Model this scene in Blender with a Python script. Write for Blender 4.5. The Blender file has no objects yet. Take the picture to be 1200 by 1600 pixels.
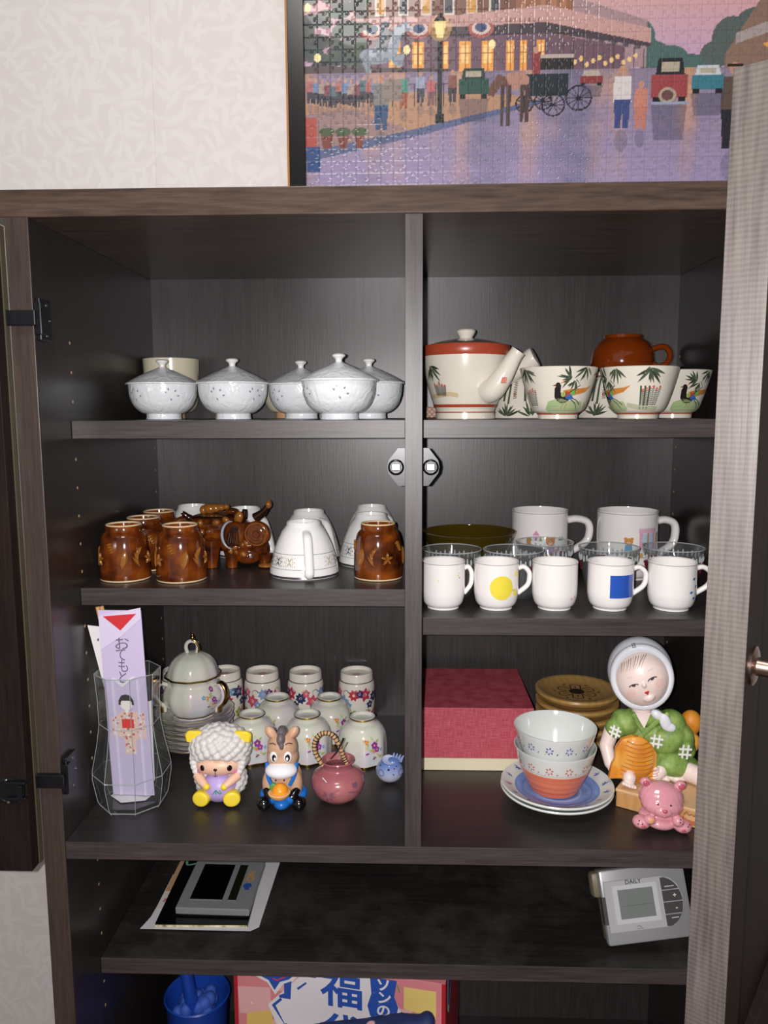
import bpy, bmesh, math, random
import numpy as np
from mathutils import Vector, Matrix, Euler
from mathutils.geometry import delaunay_2d_cdt

sc = bpy.context.scene
PI = math.pi
rnd = random.Random(7)

# ------------------------------------------------------------------ camera
cam_d = bpy.data.cameras.new('camera'); cam = bpy.data.objects.new('camera', cam_d)
sc.collection.objects.link(cam); sc.camera = cam
F_PX, PITCH, YAW, ROLL = 1211.6, 0.1287, -0.0327, -0.0032
CAM = Vector((-0.0051, -0.8916, 0.0104))
_fw = Vector((math.sin(YAW)*math.cos(PITCH), math.cos(YAW)*math.cos(PITCH), -math.sin(PITCH)))
_r = Vector((math.cos(YAW), -math.sin(YAW), 0)); _u = _r.cross(_fw)
_r2 = math.cos(ROLL)*_r + math.sin(ROLL)*_u; _u2 = -math.sin(ROLL)*_r + math.cos(ROLL)*_u
_m = Matrix((_r2, _u2, -_fw)).transposed().to_4x4(); _m.translation = CAM
cam.matrix_world = _m
cam_d.sensor_fit = 'VERTICAL'; cam_d.sensor_height = 36.0; cam_d.lens = F_PX*36.0/1600.0
cam_d.clip_start = 0.02

# ------------------------------------------------------------------ light
world = bpy.data.worlds.new('world'); sc.world = world; world.use_nodes = True
world.node_tree.nodes['Background'].inputs[0].default_value = (1.0, 0.96, 0.92, 1)
world.node_tree.nodes['Background'].inputs[1].default_value = 0.27
def lamp(name, kind, loc, power, size, col=(1, 1, 1), look=None):
    d = bpy.data.lights.new(name, kind); d.energy = power; d.color = col
    if kind == 'AREA': d.shape = 'DISK'; d.size = size
    else: d.shadow_soft_size = size
    o = bpy.data.objects.new(name, d); sc.collection.objects.link(o); o.location = loc
    if look is not None: o.rotation_euler = (Vector(look)-Vector(loc)).to_track_quat('-Z', 'Y').to_euler()
    return o
lamp('phone_flash', 'POINT', (CAM.x-0.019, CAM.y-0.002, CAM.z+0.004), 42.0, 0.004, (1.0, 0.965, 0.965))
lamp('ceiling_lamp', 'AREA', (-0.15, -1.0, 1.45), 11.0, 0.5, (1.0, 0.95, 0.91), (0, 0.3, 0.2))
sc.view_settings.view_transform = 'Standard'; sc.view_settings.look = 'None'
sc.view_settings.exposure = 0.0; sc.view_settings.gamma = 1.0; sc.view_settings.use_curve_mapping = False

# ------------------------------------------------------------------ helpers
def lin(c):
    if isinstance(c, str):
        c = c.lstrip('#'); c = [int(c[i:i+2], 16)/255 for i in (0, 2, 4)]
    return tuple((x/12.92 if x <= .04045 else ((x+.055)/1.055)**2.4) for x in c)
C = sc.collection

class NT:
    def __init__(s, name):
        s.m = bpy.data.materials.new(name); s.m.use_nodes = True; s.t = s.m.node_tree
        s.b = s.t.nodes['Principled BSDF']
    def n(s, typ, **kw):
        o = s.t.nodes.new(typ)
        for k, v in kw.items():
            if k in o.inputs: o.inputs[k].default_value = v
            else: setattr(o, k, v)
        return o
    def l(s, a, b): s.t.links.new(a, b)
    def ramp(s, src, stops):
        r = s.n('ShaderNodeValToRGB'); e = r.color_ramp.elements
        while len(e) < len(stops): e.new(0.5)
        for i, (p, c) in enumerate(stops):
            e[i].position = p; e[i].color = (*lin(c), 1)
        s.l(src, r.inputs[0]); return r
    def bump(s, src, strength=.3, dist=.001):
        b = s.n('ShaderNodeBump', Strength=strength, Distance=dist); s.l(src, b.inputs['Height']); s.l(b.outputs[0], s.b.inputs['Normal']); return b
    def coords(s, scale=(1, 1, 1), kind='Object'):
        tc = s.n('ShaderNodeTexCoord'); mp = s.n('ShaderNodeMapping'); mp.inputs['Scale'].default_value = scale
        s.l(tc.outputs[kind], mp.inputs[0]); return mp.outputs[0]

def pm(name, col, rough=.3, spec=.5, coat=0., metal=0., sss=0., vary=0., bump=0., bscale=200.):
    k = NT(name); b = k.b
    b.inputs['Base Color'].default_value = (*lin(col), 1); b.inputs['Roughness'].default_value = rough
    b.inputs['Specular IOR Level'].default_value = spec; b.inputs['Coat Weight'].default_value = coat
    b.inputs['Coat Roughness'].default_value = .06; b.inputs['Metallic'].default_value = metal
    if sss: b.inputs['Subsurface Weight'].default_value = sss; b.inputs['Subsurface Scale'].default_value = .003
    co = k.coords()
    nz = k.n('ShaderNodeTexNoise', Scale=bscale, Detail=4.0); k.l(co, nz.inputs['Vector'])
    if vary:
        hs = k.n('ShaderNodeHueSaturation'); hs.inputs['Color'].default_value = (*lin(col), 1)
        mr = k.n('ShaderNodeMapRange'); mr.inputs['To Min'].default_value = 1-vary; mr.inputs['To Max'].default_value = 1+vary
        k.l(nz.outputs[0], mr.inputs[0]); k.l(mr.outputs[0], hs.inputs['Value']); k.l(hs.outputs[0], b.inputs['Base Color'])
    if bump: k.bump(nz.outputs[0], bump, .0006)
    return k.m

def paint_mat(name, rough=.3, coat=0., spec=.5, bump=0., metal=0.):
    k = NT(name); a = k.n('ShaderNodeAttribute', attribute_name='Col'); k.l(a.outputs['Color'], k.b.inputs['Base Color'])
    k.b.inputs['Roughness'].default_value = rough; k.b.inputs['Coat Weight'].default_value = coat
    k.b.inputs['Specular IOR Level'].default_value = spec; k.b.inputs['Metallic'].default_value = metal
    if bump:
        nz = k.n('ShaderNodeTexNoise', Scale=400., Detail=3.); k.l(k.coords(), nz.inputs['Vector']); k.bump(nz.outputs[0], bump, .0005)
    return k.m

def wood(name, c0, c1, axis, rough, spec=.5, dens=1., weave=False, dust=0.):
    """dark grained wood, the grain running along one axis"""
    k = NT(name); s = [70*dens]*3; s['XYZ'.index(axis)] = 2.2
    co = k.coords(tuple(s))
    n1 = k.n('ShaderNodeTexNoise', Scale=1.6, Detail=6.0, Roughness=.65, Distortion=.6); k.l(co, n1.inputs['Vector'])
    s2 = [420*dens]*3; s2['XYZ'.index(axis)] = 22.
    co2 = k.coords(tuple(s2)); n2 = k.n('ShaderNodeTexNoise', Scale=1.0, Detail=3.0); k.l(co2, n2.inputs['Vector'])
    mx = k.n('ShaderNodeMix', data_type='FLOAT'); mx.inputs[0].default_value = .5
    k.l(n1.outputs[0], mx.inputs[2]); k.l(n2.outputs[0], mx.inputs[3])
    src = mx.outputs[0]
    if weave:
        w1 = k.n('ShaderNodeTexWave', Scale=95., wave_type='BANDS', bands_direction='Z', Distortion=1.2); k.l(k.coords(), w1.inputs['Vector'])
        m2 = k.n('ShaderNodeMix', data_type='FLOAT'); m2.inputs[0].default_value = .10; k.l(src, m2.inputs[2]); k.l(w1.outputs['Fac'], m2.inputs[3]); src = m2.outputs[0]
    r = k.ramp(src, [(.32, c0), (.68, c1)])
    out = r.outputs[0]
    if dust:
        nd = k.n('ShaderNodeTexNoise', Scale=9., Detail=7., Roughness=.7); k.l(k.coords(), nd.inputs['Vector'])
        rd = k.ramp(nd.outputs[0], [(.45, '#000000'), (.75, '#ffffff')])
        md = k.n('ShaderNodeMix', data_type='RGBA'); md.inputs[7].default_value = (*lin('#8d8880'), 1)
        ml = k.n('ShaderNodeMath', operation='MULTIPLY'); ml.inputs[1].default_value = dust; k.l(rd.outputs[0], ml.inputs[0])
        k.l(ml.outputs[0], md.inputs[0]); k.l(out, md.inputs[6]); out = md.outputs[2]
    k.l(out, k.b.inputs['Base Color'])
    k.b.inputs['Roughness'].default_value = rough; k.b.inputs['Specular IOR Level'].default_value = spec
    k.bump(n2.outputs[0], .12, .0006)
    return k.m

def glass(name, col=(1, 1, 1), rough=.0, ior=1.5, body=0.):
    """thin-walled glass: clear straight through, mirror-like where Fresnel says so"""
    k = NT(name); out = k.t.nodes['Material Output']
    tr_ = k.n('ShaderNodeBsdfTransparent'); tr_.inputs[0].default_value = (*col, 1)
    gl = k.n('ShaderNodeBsdfGlossy'); gl.inputs['Roughness'].default_value = .03+rough
    lf = k.n('ShaderNodeLayerWeight', Blend=.5); lp = k.n('ShaderNodeMath', operation='POWER'); lp.inputs[1].default_value = 4.; k.l(lf.outputs['Facing'], lp.inputs[0]); lw = k.n('ShaderNodeMapRange'); lw.inputs['To Min'].default_value = ((ior-1)/(ior+1))**2; k.l(lp.outputs[0], lw.inputs[0]); mx = k.n('ShaderNodeMixShader'); k.l(lw.outputs[0], mx.inputs[0]); k.l(tr_.outputs[0], mx.inputs[1]); k.l(gl.outputs[0], mx.inputs[2])
    last = mx.outputs[0]
    if body:
        df = k.n('ShaderNodeBsdfDiffuse'); df.inputs[0].default_value = (*col, 1); m2 = k.n('ShaderNodeMixShader'); m2.inputs[0].default_value = body
        k.l(last, m2.inputs[1]); k.l(df.outputs[0], m2.inputs[2]); last = m2.outputs[0]
    k.l(last, out.inputs['Surface']); return k.m

# --- geometry: every generator returns (verts, faces)
def lathe(prof, seg=56, mod=None, a0=0.):
    v, f = [], []; rows = []
    for (r, z) in prof:
        if r < 1e-6:
            rows.append([len(v)]); v.append((0, 0, z))
        else:
            row = []
            for i in range(seg):
                a = 2*PI*i/seg + a0; rr = r if mod is None else mod(a, r, z)
                row.append(len(v)); v.append((rr*math.sin(a), -rr*math.cos(a), z))
            rows.append(row)
    for A, B in zip(rows[:-1], rows[1:]):
        if len(A) == 1 and len(B) == 1: continue
        for i in range(seg):
            j = (i+1) % seg
            if len(A) == 1: f.append((A[0], B[j], B[i]))
            elif len(B) == 1: f.append((A[i], A[j], B[0]))
            else: f.append((A[i], A[j], B[j], B[i]))
    return v, f

def spl(pts, n=6):
    P = [np.array(p, float) for p in pts]; P = [2*P[0]-P[1]] + P + [2*P[-1]-P[-2]]; out = []
    for i in range(1, len(P)-2):
        for k in range(n):
            t = k/n; a, b, c, d = P[i-1], P[i], P[i+1], P[i+2]
            out.append(tuple(.5*((2*b)+(c-a)*t+(2*a-5*b+4*c-d)*t*t+(-a+3*b-3*c+d)*t**3)))
    out.append(tuple(P[-2])); return out

def mm(pts): return [tuple(x*.001 for x in p) for p in pts]

def box(x0, x1, y0, y1, z0, z1, bev=0.):
    bm = bmesh.new(); bmesh.ops.create_cube(bm, size=1)
    for q in bm.verts:
        q.co = Vector(((x0+x1)/2+q.co.x*(x1-x0), (y0+y1)/2+q.co.y*(y1-y0), (z0+z1)/2+q.co.z*(z1-z0)))
    if bev: bmesh.ops.bevel(bm, geom=bm.edges[:], offset=bev, segments=2, affect='EDGES', profile=.5)
    bm.verts.index_update(); r = ([tuple(q.co) for q in bm.verts], [tuple(q.index for q in fc.verts) for fc in bm.faces]); bm.free(); return r

def tube(path, rad, seg=12, flat=1., closed=False, up=None):
    P = [Vector(p) for p in path]; n = len(P); R = rad if hasattr(rad, '__len__') else [rad]*n
    v, f = [], []; prev = None
    for i in range(n):
        if closed: t = (P[(i+1) % n]-P[i-1]).normalized()
        else: t = (P[min(i+1, n-1)]-P[max(i-1, 0)]).normalized()
        if up is not None: a = Vector(up)
        elif prev is None: a = Vector((0, 1, 0)) if abs(t.y) < .9 else Vector((1, 0, 0))
        else: a = prev
        a = (a - t*a.dot(t)).normalized(); b = t.cross(a); prev = a
        for k in range(seg):
            g = 2*PI*k/seg; v.append(tuple(P[i] + a*math.cos(g)*R[i]*flat + b*math.sin(g)*R[i]))
    m = n if closed else n-1
    for i in range(m):
        for k in range(seg):
            j = (k+1) % seg; i2 = (i+1) % n
            f.append((i*seg+k, i2*seg+k, i2*seg+j, i*seg+j))
    if not closed:
        c0 = len(v); v.append(tuple(P[0])); v.append(tuple(P[-1]))
        for k in range(seg):
            j = (k+1) % seg; f.append((c0, k, j)); f.append((c0+1, (n-1)*seg+j, (n-1)*seg+k))
    return v, f

def ell(c, r, rot=None, seg=20, rings=12):
    v, f = lathe([(math.sin(PI*i/rings), -math.cos(PI*i/rings)) for i in range(rings+1)], seg)
    M = Matrix.Identity(3) if rot is None else Euler(rot).to_matrix()
    r = r if hasattr(r, '__len__') else (r, r, r)
    return [tuple(Vector(c) + M @ Vector((q[0]*r[0], q[1]*r[1], q[2]*r[2]))) for q in v], f

def prism(poly, y0, y1):
    n = len(poly); v = [(x, y0, z) for x, z in poly] + [(x, y1, z) for x, z in poly]
    f = [tuple(range(n)), tuple(range(2*n-1, n-1, -1))] + [(i, i+n, (i+1) % n+n, (i+1) % n) for i in range(n)]
    return v, f

def tf(g, M): return [tuple(M @ Vector(q)) for q in g[0]], g[1]
def mv(g, x=0, y=0, z=0, rz=0, rx=0, ry=0):
    return tf(g, Matrix.Translation((x, y, z)) @ Euler((rx, ry, rz)).to_matrix().to_4x4())
def join(*gs):
    v, f = [], []
    for g in gs:
        o = len(v); v += g[0]; f += [tuple(i+o for i in q) for q in g[1]]
    return v, f

def mesh(name, g, mat, cols=None, smooth=True):
    me = bpy.data.meshes.new(name); me.from_pydata(g[0], [], g[1])
    if cols is not None:
        a = me.color_attributes.new('Col', 'FLOAT_COLOR', 'POINT')
        arr = np.ones((len(g[0]), 4), np.float32); arr[:, :3] = np.array(cols, np.float32).reshape(-1, 3); a.data.foreach_set('color', arr.ravel())
    me.materials.append(mat)
    if smooth:
        me.polygons.foreach_set('use_smooth', [True]*len(me.polygons))
        me.set_sharp_from_angle(angle=math.radians(38))
    me.update(); return me

def part(name, g, mat, parent=None, cols=None, smooth=True, label=None, loc=None, rz=None, fix=True):
    me = mesh(name, g, mat, cols, smooth)
    if fix:
        bm = bmesh.new(); bm.from_mesh(me); bmesh.ops.recalc_face_normals(bm, faces=bm.faces); bm.to_mesh(me); bm.free()
    o = bpy.data.objects.new(name, me); C.objects.link(o)
    if parent is not None: o.parent = parent
    if label: o['label'] = label
    if loc is not None: o.location = loc
    if rz is not None: o.rotation_euler = (0, 0, rz)
    return o

def tag(o, label, cat, group=None):
    o['label'] = label; o['category'] = cat
    if group: o['group'] = group
    return o
def thing(name, label, cat, loc=(0, 0, 0), rz=0., group=None):
    o = bpy.data.objects.new(name, None); C.objects.link(o); o.empty_display_size = .02
    o.location = loc; o.rotation_euler = (0, 0, rz); return tag(o, label, cat, group)
def dup(root, loc, rz=0., label=None):
    r = root.copy(); C.objects.link(r); r.location = loc; r.rotation_euler = (0, 0, rz)
    if label: r['label'] = label
    for ch in root.children:
        c = ch.copy(); C.objects.link(c); c.parent = r
        for g in ch.children:
            d = g.copy(); C.objects.link(d); d.parent = c
    return r

def blob(name, geos, mat, parent, vox=.0012, smooth_it=4, label=None):
    """fuse overlapping closed lumps into one continuous surface"""
    g = join(*geos); me = mesh(name, g, mat); o = bpy.data.objects.new(name, me); C.objects.link(o)
    m = o.modifiers.new('r', 'REMESH'); m.mode = 'VOXEL'; m.voxel_size = vox; m.use_smooth_shade = True
    if smooth_it: s = o.modifiers.new('s', 'SMOOTH'); s.iterations = smooth_it; s.factor = .5
    dg = bpy.context.evaluated_depsgraph_get(); ev = o.evaluated_get(dg)
    me2 = bpy.data.meshes.new_from_object(ev); o.modifiers.clear(); o.data = me2
    me2.polygons.foreach_set('use_smooth', [True]*len(me2.polygons))
    if not me2.materials: me2.materials.append(mat)
    o.parent = parent
    if label: o['label'] = label
    return o

# --- flat printed decoration laid as thin coloured film on a surface
def inpoly(x, y, P):
    c = False; j = len(P)-1
    for i in range(len(P)):
        xi, yi = P[i]; xj, yj = P[j]
        if (yi > y) != (yj > y) and x < (xj-xi)*(y-yi)/(yj-yi)+xi: c = not c
        j = i
    return c
def tri(P, h):
    Q = []
    for i in range(len(P)):
        a, b = P[i], P[(i+1) % len(P)]; d = math.hypot(b[0]-a[0], b[1]-a[1]); n = max(1, int(d/h))
        for k in range(n): Q.append((a[0]+(b[0]-a[0])*k/n, a[1]+(b[1]-a[1])*k/n))
    xs = [p[0] for p in Q]; ys = [p[1] for p in Q]; pts = [Vector(p) for p in Q]; nb = len(pts)
    x = min(xs)+h
    while x < max(xs):
        y = min(ys)+h
        while y < max(ys):
            if inpoly(x, y, Q): pts.append(Vector((x+h*.03, y+h*.02)))
            y += h
        x += h
    r = delaunay_2d_cdt(pts, [], [list(range(nb))], 1, 1e-9)
    return [tuple(p) for p in r[0]], [tuple(q) for q in r[2]]
def decal(name, shapes, fmap, parent, mat, h=.0025, off=.00025, step=.00004, label=None):
    V, Fc, K = [], [], []; step = min(step, .0006/max(1, len(shapes)))
    for i, (P, col) in enumerate(shapes):
        vs, fs = (P[1], P[2]) if P[0] == 'mesh' else tri(P, h)
        o = len(V); d = off+step*i; c = lin(col)
        for p in vs: V.append(tuple(fmap(p[0], p[1], d))); K.append(c)
        Fc += [tuple(j+o for j in q) for q in fs]
    return part(name, (V, Fc), mat, parent, K, smooth=True, label=label, fix=False)
def surf_map(prof, a0=0., rref=None):
    zs = [p[1] for p in prof]; rs = [p[0] for p in prof]
    if zs[0] > zs[-1]: zs, rs = zs[::-1], rs[::-1]
    R = rref or max(rs)
    def f(u, v, d):
        r = float(np.interp(v, zs, rs)); dr = (float(np.interp(v+.0008, zs, rs))-float(np.interp(v-.0008, zs, rs)))/.0016
        n = 1/math.sqrt(1+dr*dr); r += d*n; a = a0+u/R
        return (r*math.sin(a), -r*math.cos(a), v-d*dr*n)
    return f
def flat_map(o, ux, vx):
    o, ux, vx = Vector(o), Vector(ux).normalized(), Vector(vx).normalized(); n = ux.cross(vx)
    return lambda u, v, d: o+ux*u+vx*v+n*d
# 2-D shapes
def circ(x, y, r, n=18, ry=None, rot=0): return [(x+r*math.cos(2*PI*i/n)*math.cos(rot)-(ry or r)*math.sin(2*PI*i/n)*math.sin(rot), y+r*math.cos(2*PI*i/n)*math.sin(rot)+(ry or r)*math.sin(2*PI*i/n)*math.cos(rot)) for i in range(n)]
def rect(x0, y0, x1, y1): return [(x0, y0), (x1, y0), (x1, y1), (x0, y1)]
def leaf(x, y, L, w, a, n=7):
    up = [(L*i/n, w*math.sin(PI*(i/n)**.8)) for i in range(n+1)]; P = up+[(p, -q) for p, q in up[-2:0:-1]]
    c, s = math.cos(a), math.sin(a); return [(x+p*c-q*s, y+p*s+q*c) for p, q in P]
def stroke(pts, w, taper=False):
    L, R = [], []; n = len(pts)
    for i in range(n):
        a = pts[max(0, i-1)]; b = pts[min(n-1, i+1)]; d = math.hypot(b[0]-a[0], b[1]-a[1]) or 1
        nx, ny = -(b[1]-a[1])/d, (b[0]-a[0])/d; ww = w/2*(1-.85*i/(n-1) if taper else 1)
        L.append((pts[i][0]+nx*ww, pts[i][1]+ny*ww)); R.append((pts[i][0]-nx*ww, pts[i][1]-ny*ww))
    return L+R[::-1]
def arc(x, y, r, a, b, n=10, ry=None): return [(x+r*math.cos(a+(b-a)*i/n), y+(ry or r)*math.sin(a+(b-a)*i/n)) for i in range(n+1)]
def flower(x, y, r, col, cen='#e8c860', n=5, a0=0.3, fat=.42):
    return [(leaf(x, y, r, r*fat, a0+2*PI*i/n, 5), col) for i in range(n)] + [(circ(x, y, r*.25, 8), cen)]
def text2d(s, size, x=0, y=0, col='#000000', rot=0, sx=1., bold=0., align='CENTER'):
    cu = bpy.data.curves.new('t', 'FONT'); cu.body = s; cu.size = size; cu.align_x = align; cu.align_y = 'CENTER'; cu.offset = bold
    cu.resolution_u = 3
    o = bpy.data.objects.new('t', cu); C.objects.link(o); dg = bpy.context.evaluated_depsgraph_get()
    me = bpy.data.meshes.new_from_object(o.evaluated_get(dg)); c, q = math.cos(rot), math.sin(rot)
    vs = [(x+v.co.x*sx*c-v.co.y*q, y+v.co.x*sx*q+v.co.y*c) for v in me.vertices]; fs = [tuple(p.vertices) for p in me.polygons]
    bpy.data.objects.remove(o); bpy.data.curves.remove(cu); bpy.data.meshes.remove(me)
    return (('mesh', vs, fs), col)

# ------------------------------------------------------------------ materials
W_IN_V = wood('laminate_vertical', '#292424', '#403b3b', 'Z', .36, .5)
W_IN_H = wood('laminate_horizontal', '#252020', '#302b2a', 'X', .36, .5)
W_SIDE = wood('laminate_side', '#211d1b', '#2f2a28', 'Z', .3, .5)
W_EDGE_H = wood('edge_horizontal', '#2c2726', '#4c4443', 'X', .42, .5)
W_EDGE_V = wood('edge_vertical', '#2e2829', '#4b4443', 'Z', .42, .5)
W_STILE = wood('stile_wood', '#30272400'[:7], '#493d36', 'Z', .4, .5)
W_TOP = wood('top_rail_wood', '#2c211d', '#5c4a3f', 'X', .26, .6, .6)
W_DOOR = wood('door_edge_wood', '#393331', '#5c5550', 'Z', .36, .6, .8, weave=True)
W_DOORF = wood('door_face_wood', '#1a1412', '#2a211e', 'Z', .5, .06)
W_DUST = wood('dusty_shelf', '#1c1918', '#2e2a28', 'X', .4, .5, 1., dust=.16)
BLACK_METAL = pm('black_hinge_metal', '#15161b', .3, .6, metal=.3, vary=.1)
STEEL = pm('steel', '#b9b4ac', .25, metal=1.)
PEG = pm('raw_board_in_hole', '#c9a077', .8)
OLIVE = pm('olive_seam_strip', '#4a4434', .5)
PRINT = paint_mat('glazed_print', .18, .3)
PRINTM = paint_mat('matt_print', .6)
WHITE = pm('white_porcelain', '#e9e8e6', .12, .5, .3)
WHITEM = pm('white_mug_glaze', '#f2eeeb', .1, .5, .3)

def emboss_mat(name, col, rough, scale, strength, coat=.3):
    k = NT(name); k.b.inputs['Base Color'].default_value = (*lin(col), 1); k.b.inputs['Roughness'].default_value = rough; k.b.inputs['Coat Weight'].default_value = coat
    co = k.coords(); nz = k.n('ShaderNodeTexNoise', Scale=scale*.5, Detail=2.); k.l(co, nz.inputs['Vector'])
    mx = k.n('ShaderNodeMix', data_type='RGBA'); mx.inputs[0].default_value = .06; k.l(co, mx.inputs[6]); k.l(nz.outputs['Color'], mx.inputs[7])
    vo = k.n('ShaderNodeTexVoronoi', Scale=scale, feature='SMOOTH_F1'); k.l(mx.outputs[2], vo.inputs['Vector'])
    k.bump(vo.outputs['Distance'], strength, .003); k.b.inputs['Coat Normal']
    return k.m
BOWLM = emboss_mat('embossed_white_porcelain', '#e8ebee', .16, 85., .35)

# ================================================================== SETTING
HW, DEP, ZT, ZTOP, TH = .4335, .4171, .228, .258, .0225
Z2L, Z2R, Z3, Z4, REC, TL = -.2164, -.2537, -.5203, -.7417, .0845, .027
Z5 = -1.10
wp = NT('embossed_wallpaper')
co = wp.coords()
def wpl(off, scale, el):
    """one layer of embossed leaves: each cell holds one leaf turned its own way"""
    tc = wp.n('ShaderNodeTexCoord'); mp = wp.n('ShaderNodeMapping'); mp.inputs['Location'].default_value = (off, 0, off*1.7); mp.inputs['Scale'].default_value = (1, 0, 1)
    wp.l(tc.outputs['Object'], mp.inputs[0]); vo = wp.n('ShaderNodeTexVoronoi', Scale=scale, feature='F1'); wp.l(mp.outputs[0], vo.inputs['Vector'])
    sc1 = wp.n('ShaderNodeVectorMath', operation='SUBTRACT'); wp.l(mp.outputs[0], sc1.inputs[0]); wp.l(vo.outputs['Position'], sc1.inputs[1])
    sp_ = wp.n('ShaderNodeSeparateColor'); wp.l(vo.outputs['Color'], sp_.inputs[0]); an = wp.n('ShaderNodeMath', operation='MULTIPLY'); an.inputs[1].default_value = 6.283; wp.l(sp_.outputs[0], an.inputs[0])
    ro = wp.n('ShaderNodeVectorRotate', rotation_type='Y_AXIS'); wp.l(sc1.outputs[0], ro.inputs['Vector']); wp.l(an.outputs[0], ro.inputs['Angle'])
    m2 = wp.n('ShaderNodeVectorMath', operation='MULTIPLY'); m2.inputs[1].default_value = (scale*1.5, 0, scale*el); wp.l(ro.outputs[0], m2.inputs[0])
    ln = wp.n('ShaderNodeVectorMath', operation='LENGTH'); wp.l(m2.outputs[0], ln.inputs[0])
    rr = wp.n('ShaderNodeMapRange'); rr.inputs['From Min'].default_value = .45; rr.inputs['From Max'].default_value = 1.1; rr.inputs['To Min'].default_value = 1.; rr.inputs['To Max'].default_value = 0.
    wp.l(ln.outputs['Value'], rr.inputs[0]); return rr.outputs[0]
l1, l2, l3 = wpl(0, 24., 6.5), wpl(3.31, 28., 7.), wpl(7.77, 21., 6.)
mxa = wp.n('ShaderNodeMath', operation='MAXIMUM'); wp.l(l1, mxa.inputs[0]); wp.l(l2, mxa.inputs[1])
mxb = wp.n('ShaderNodeMath', operation='MAXIMUM'); wp.l(mxa.outputs[0], mxb.inputs[0]); wp.l(l3, mxb.inputs[1])
rp = wp.ramp(mxb.outputs[0], [(0., '#e4dedc'), (1., '#eae5e3')]); wp.l(rp.outputs[0], wp.b.inputs['Base Color'])
wp.b.inputs['Roughness'].default_value = .6; wp.bump(mxb.outputs[0], .22, .0010)
YW = .435
def strct(name, g, mat, **kw):
    o = part(name, g, mat, smooth=False, **kw); o['kind'] = 'structure'; return o
# the wallpaper is hung in drops: the seam between two of them shows above the cupboard
wall = strct('wall_back', box(-2.2, 2.2, YW+.001, YW+.08, -1.25, 1.5), wp.m)
xs = [-2.2, -1.363, -.422, .519, 1.46, 2.2]
for a, b in zip(xs[:-1], xs[1:]):
    part('wallpaper_drop', box(a+.0004, b-.0004, YW-.0003, YW+.001, -1.25, 1.5), wp.m, wall, smooth=False)
floor_m = wood('floor_boards', '#5a4030', '#7a5a42', 'X', .4)
strct('floor', box(-2.2, 2.2, -2.2, YW, -1.27, -1.25), floor_m)

# ================================================================== CUPBOARD
cup = thing('cupboard', 'tall dark brown wooden cupboard with both doors standing open', 'cupboard', (0, 0, -1.25))
def cp(name, g, mat, parent=None, **kw):
    g = mv(g, 0, 0, 1.25) if parent is None else g
    return part(name, g, mat, parent or cup, smooth=kw.pop('smooth', False), **kw)
for s in (-1, 1):
    sp = cp('side_panel', box(min(s*HW, s*(HW+TL)), max(s*HW, s*(HW+TL)), 0.002, DEP+.012, -1.25, ZT, .0006), W_SIDE)
    part('front_edging', mv(box(min(s*HW, s*(HW+TL)), max(s*HW, s*(HW+TL)), 0, .0025, -1.25, ZT, .0006), 0, 0, 1.25), W_STILE, sp, smooth=False, label='worn brown front edge strip')
    pegs = []
    for yy in (.093, .403):
        z = -.82
        while z < .1:
            if not any(abs(z-q) < .03 for q in (-.01, Z2L-.01 if s < 0 else Z2R-.01, Z3-.01, Z4-.01)) or (s > 0 and False):
                pegs.append(mv(lathe([(0, .0001), (.0021, .0001), (.0021, -.0004), (0, -.0004)], 10), s*HW, yy, z+1.25, ry=-s*PI/2))
            z += .0367
    pg = part('shelf_pin_holes', join(*pegs), PEG, sp, label='rows of pale raw wood shelf pin holes'); pg['kind'] = 'stuff'
cp('top_panel', box(-HW-TL-.022, HW+TL+.022, .0, DEP+.012, ZT, ZTOP, .0012), W_TOP, label='top board with glossy brown front rail')
for s in (-1, 1):
    cp('back_panel', box(min(0, s*HW), max(0, s*HW), DEP, DEP+.01, -1.2, ZT), W_IN_V)
cp('centre_divider', box(-.010, .010, .002, DEP, Z3, ZT, .0004), W_EDGE_V)
def shelf(x0, x1, y0, z, top=W_IN_H):
    s = cp('shelf', box(x0+.0005, x1-.0005, y0+.0012, DEP, z-TH, z, .0004), top)
    part('front_edging', mv(box(x0+.0005, x1-.0005, y0, y0+.0013, z-TH, z, .0003), 0, 0, 1.25), W_EDGE_H, s, smooth=False)
shelf(-HW, -.010, REC, 0); shelf(.010, HW, REC, 0)
shelf(-HW, -.010, REC, Z2L); shelf(.010, HW, REC, Z2R)
shelf(-HW, HW, 0.001, Z3); shelf(-HW, HW, REC, Z4, W_DUST); shelf(-HW, HW, .01, Z5)
# magnetic door catches either side of the divider
for s in (-1, 1):
    cx_ = s*.010; oct_ = [(0, .0235), (.009, .0235), (.021, .008), (.0225, .0), (.021, -.008), (.009, -.0235), (0, -.0235)]
    k = cp('door_catch', prism([(cx_+s*a, -.058+b) for a, b in oct_], .074, .080), BLACK_METAL, label='dark octagonal door catch plate')
    ring = mv(lathe(mm([(0, 0), (10, 0), (10, 9), (8.3, 10), (7.6, 9), (7.6, 3), (0, 3)]), 28), s*.0215, .076, -.058+1.25, rx=PI/2)
    r_ = part('catch_ring', ring, BLACK_METAL, k)
    part('catch_magnet', mv(box(-.0055, .0055, -.0045, .0045, 0, .0085, .001), s*.0215, .076, -.058+1.25, rx=PI/2), STEEL, k, smooth=False)
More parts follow.
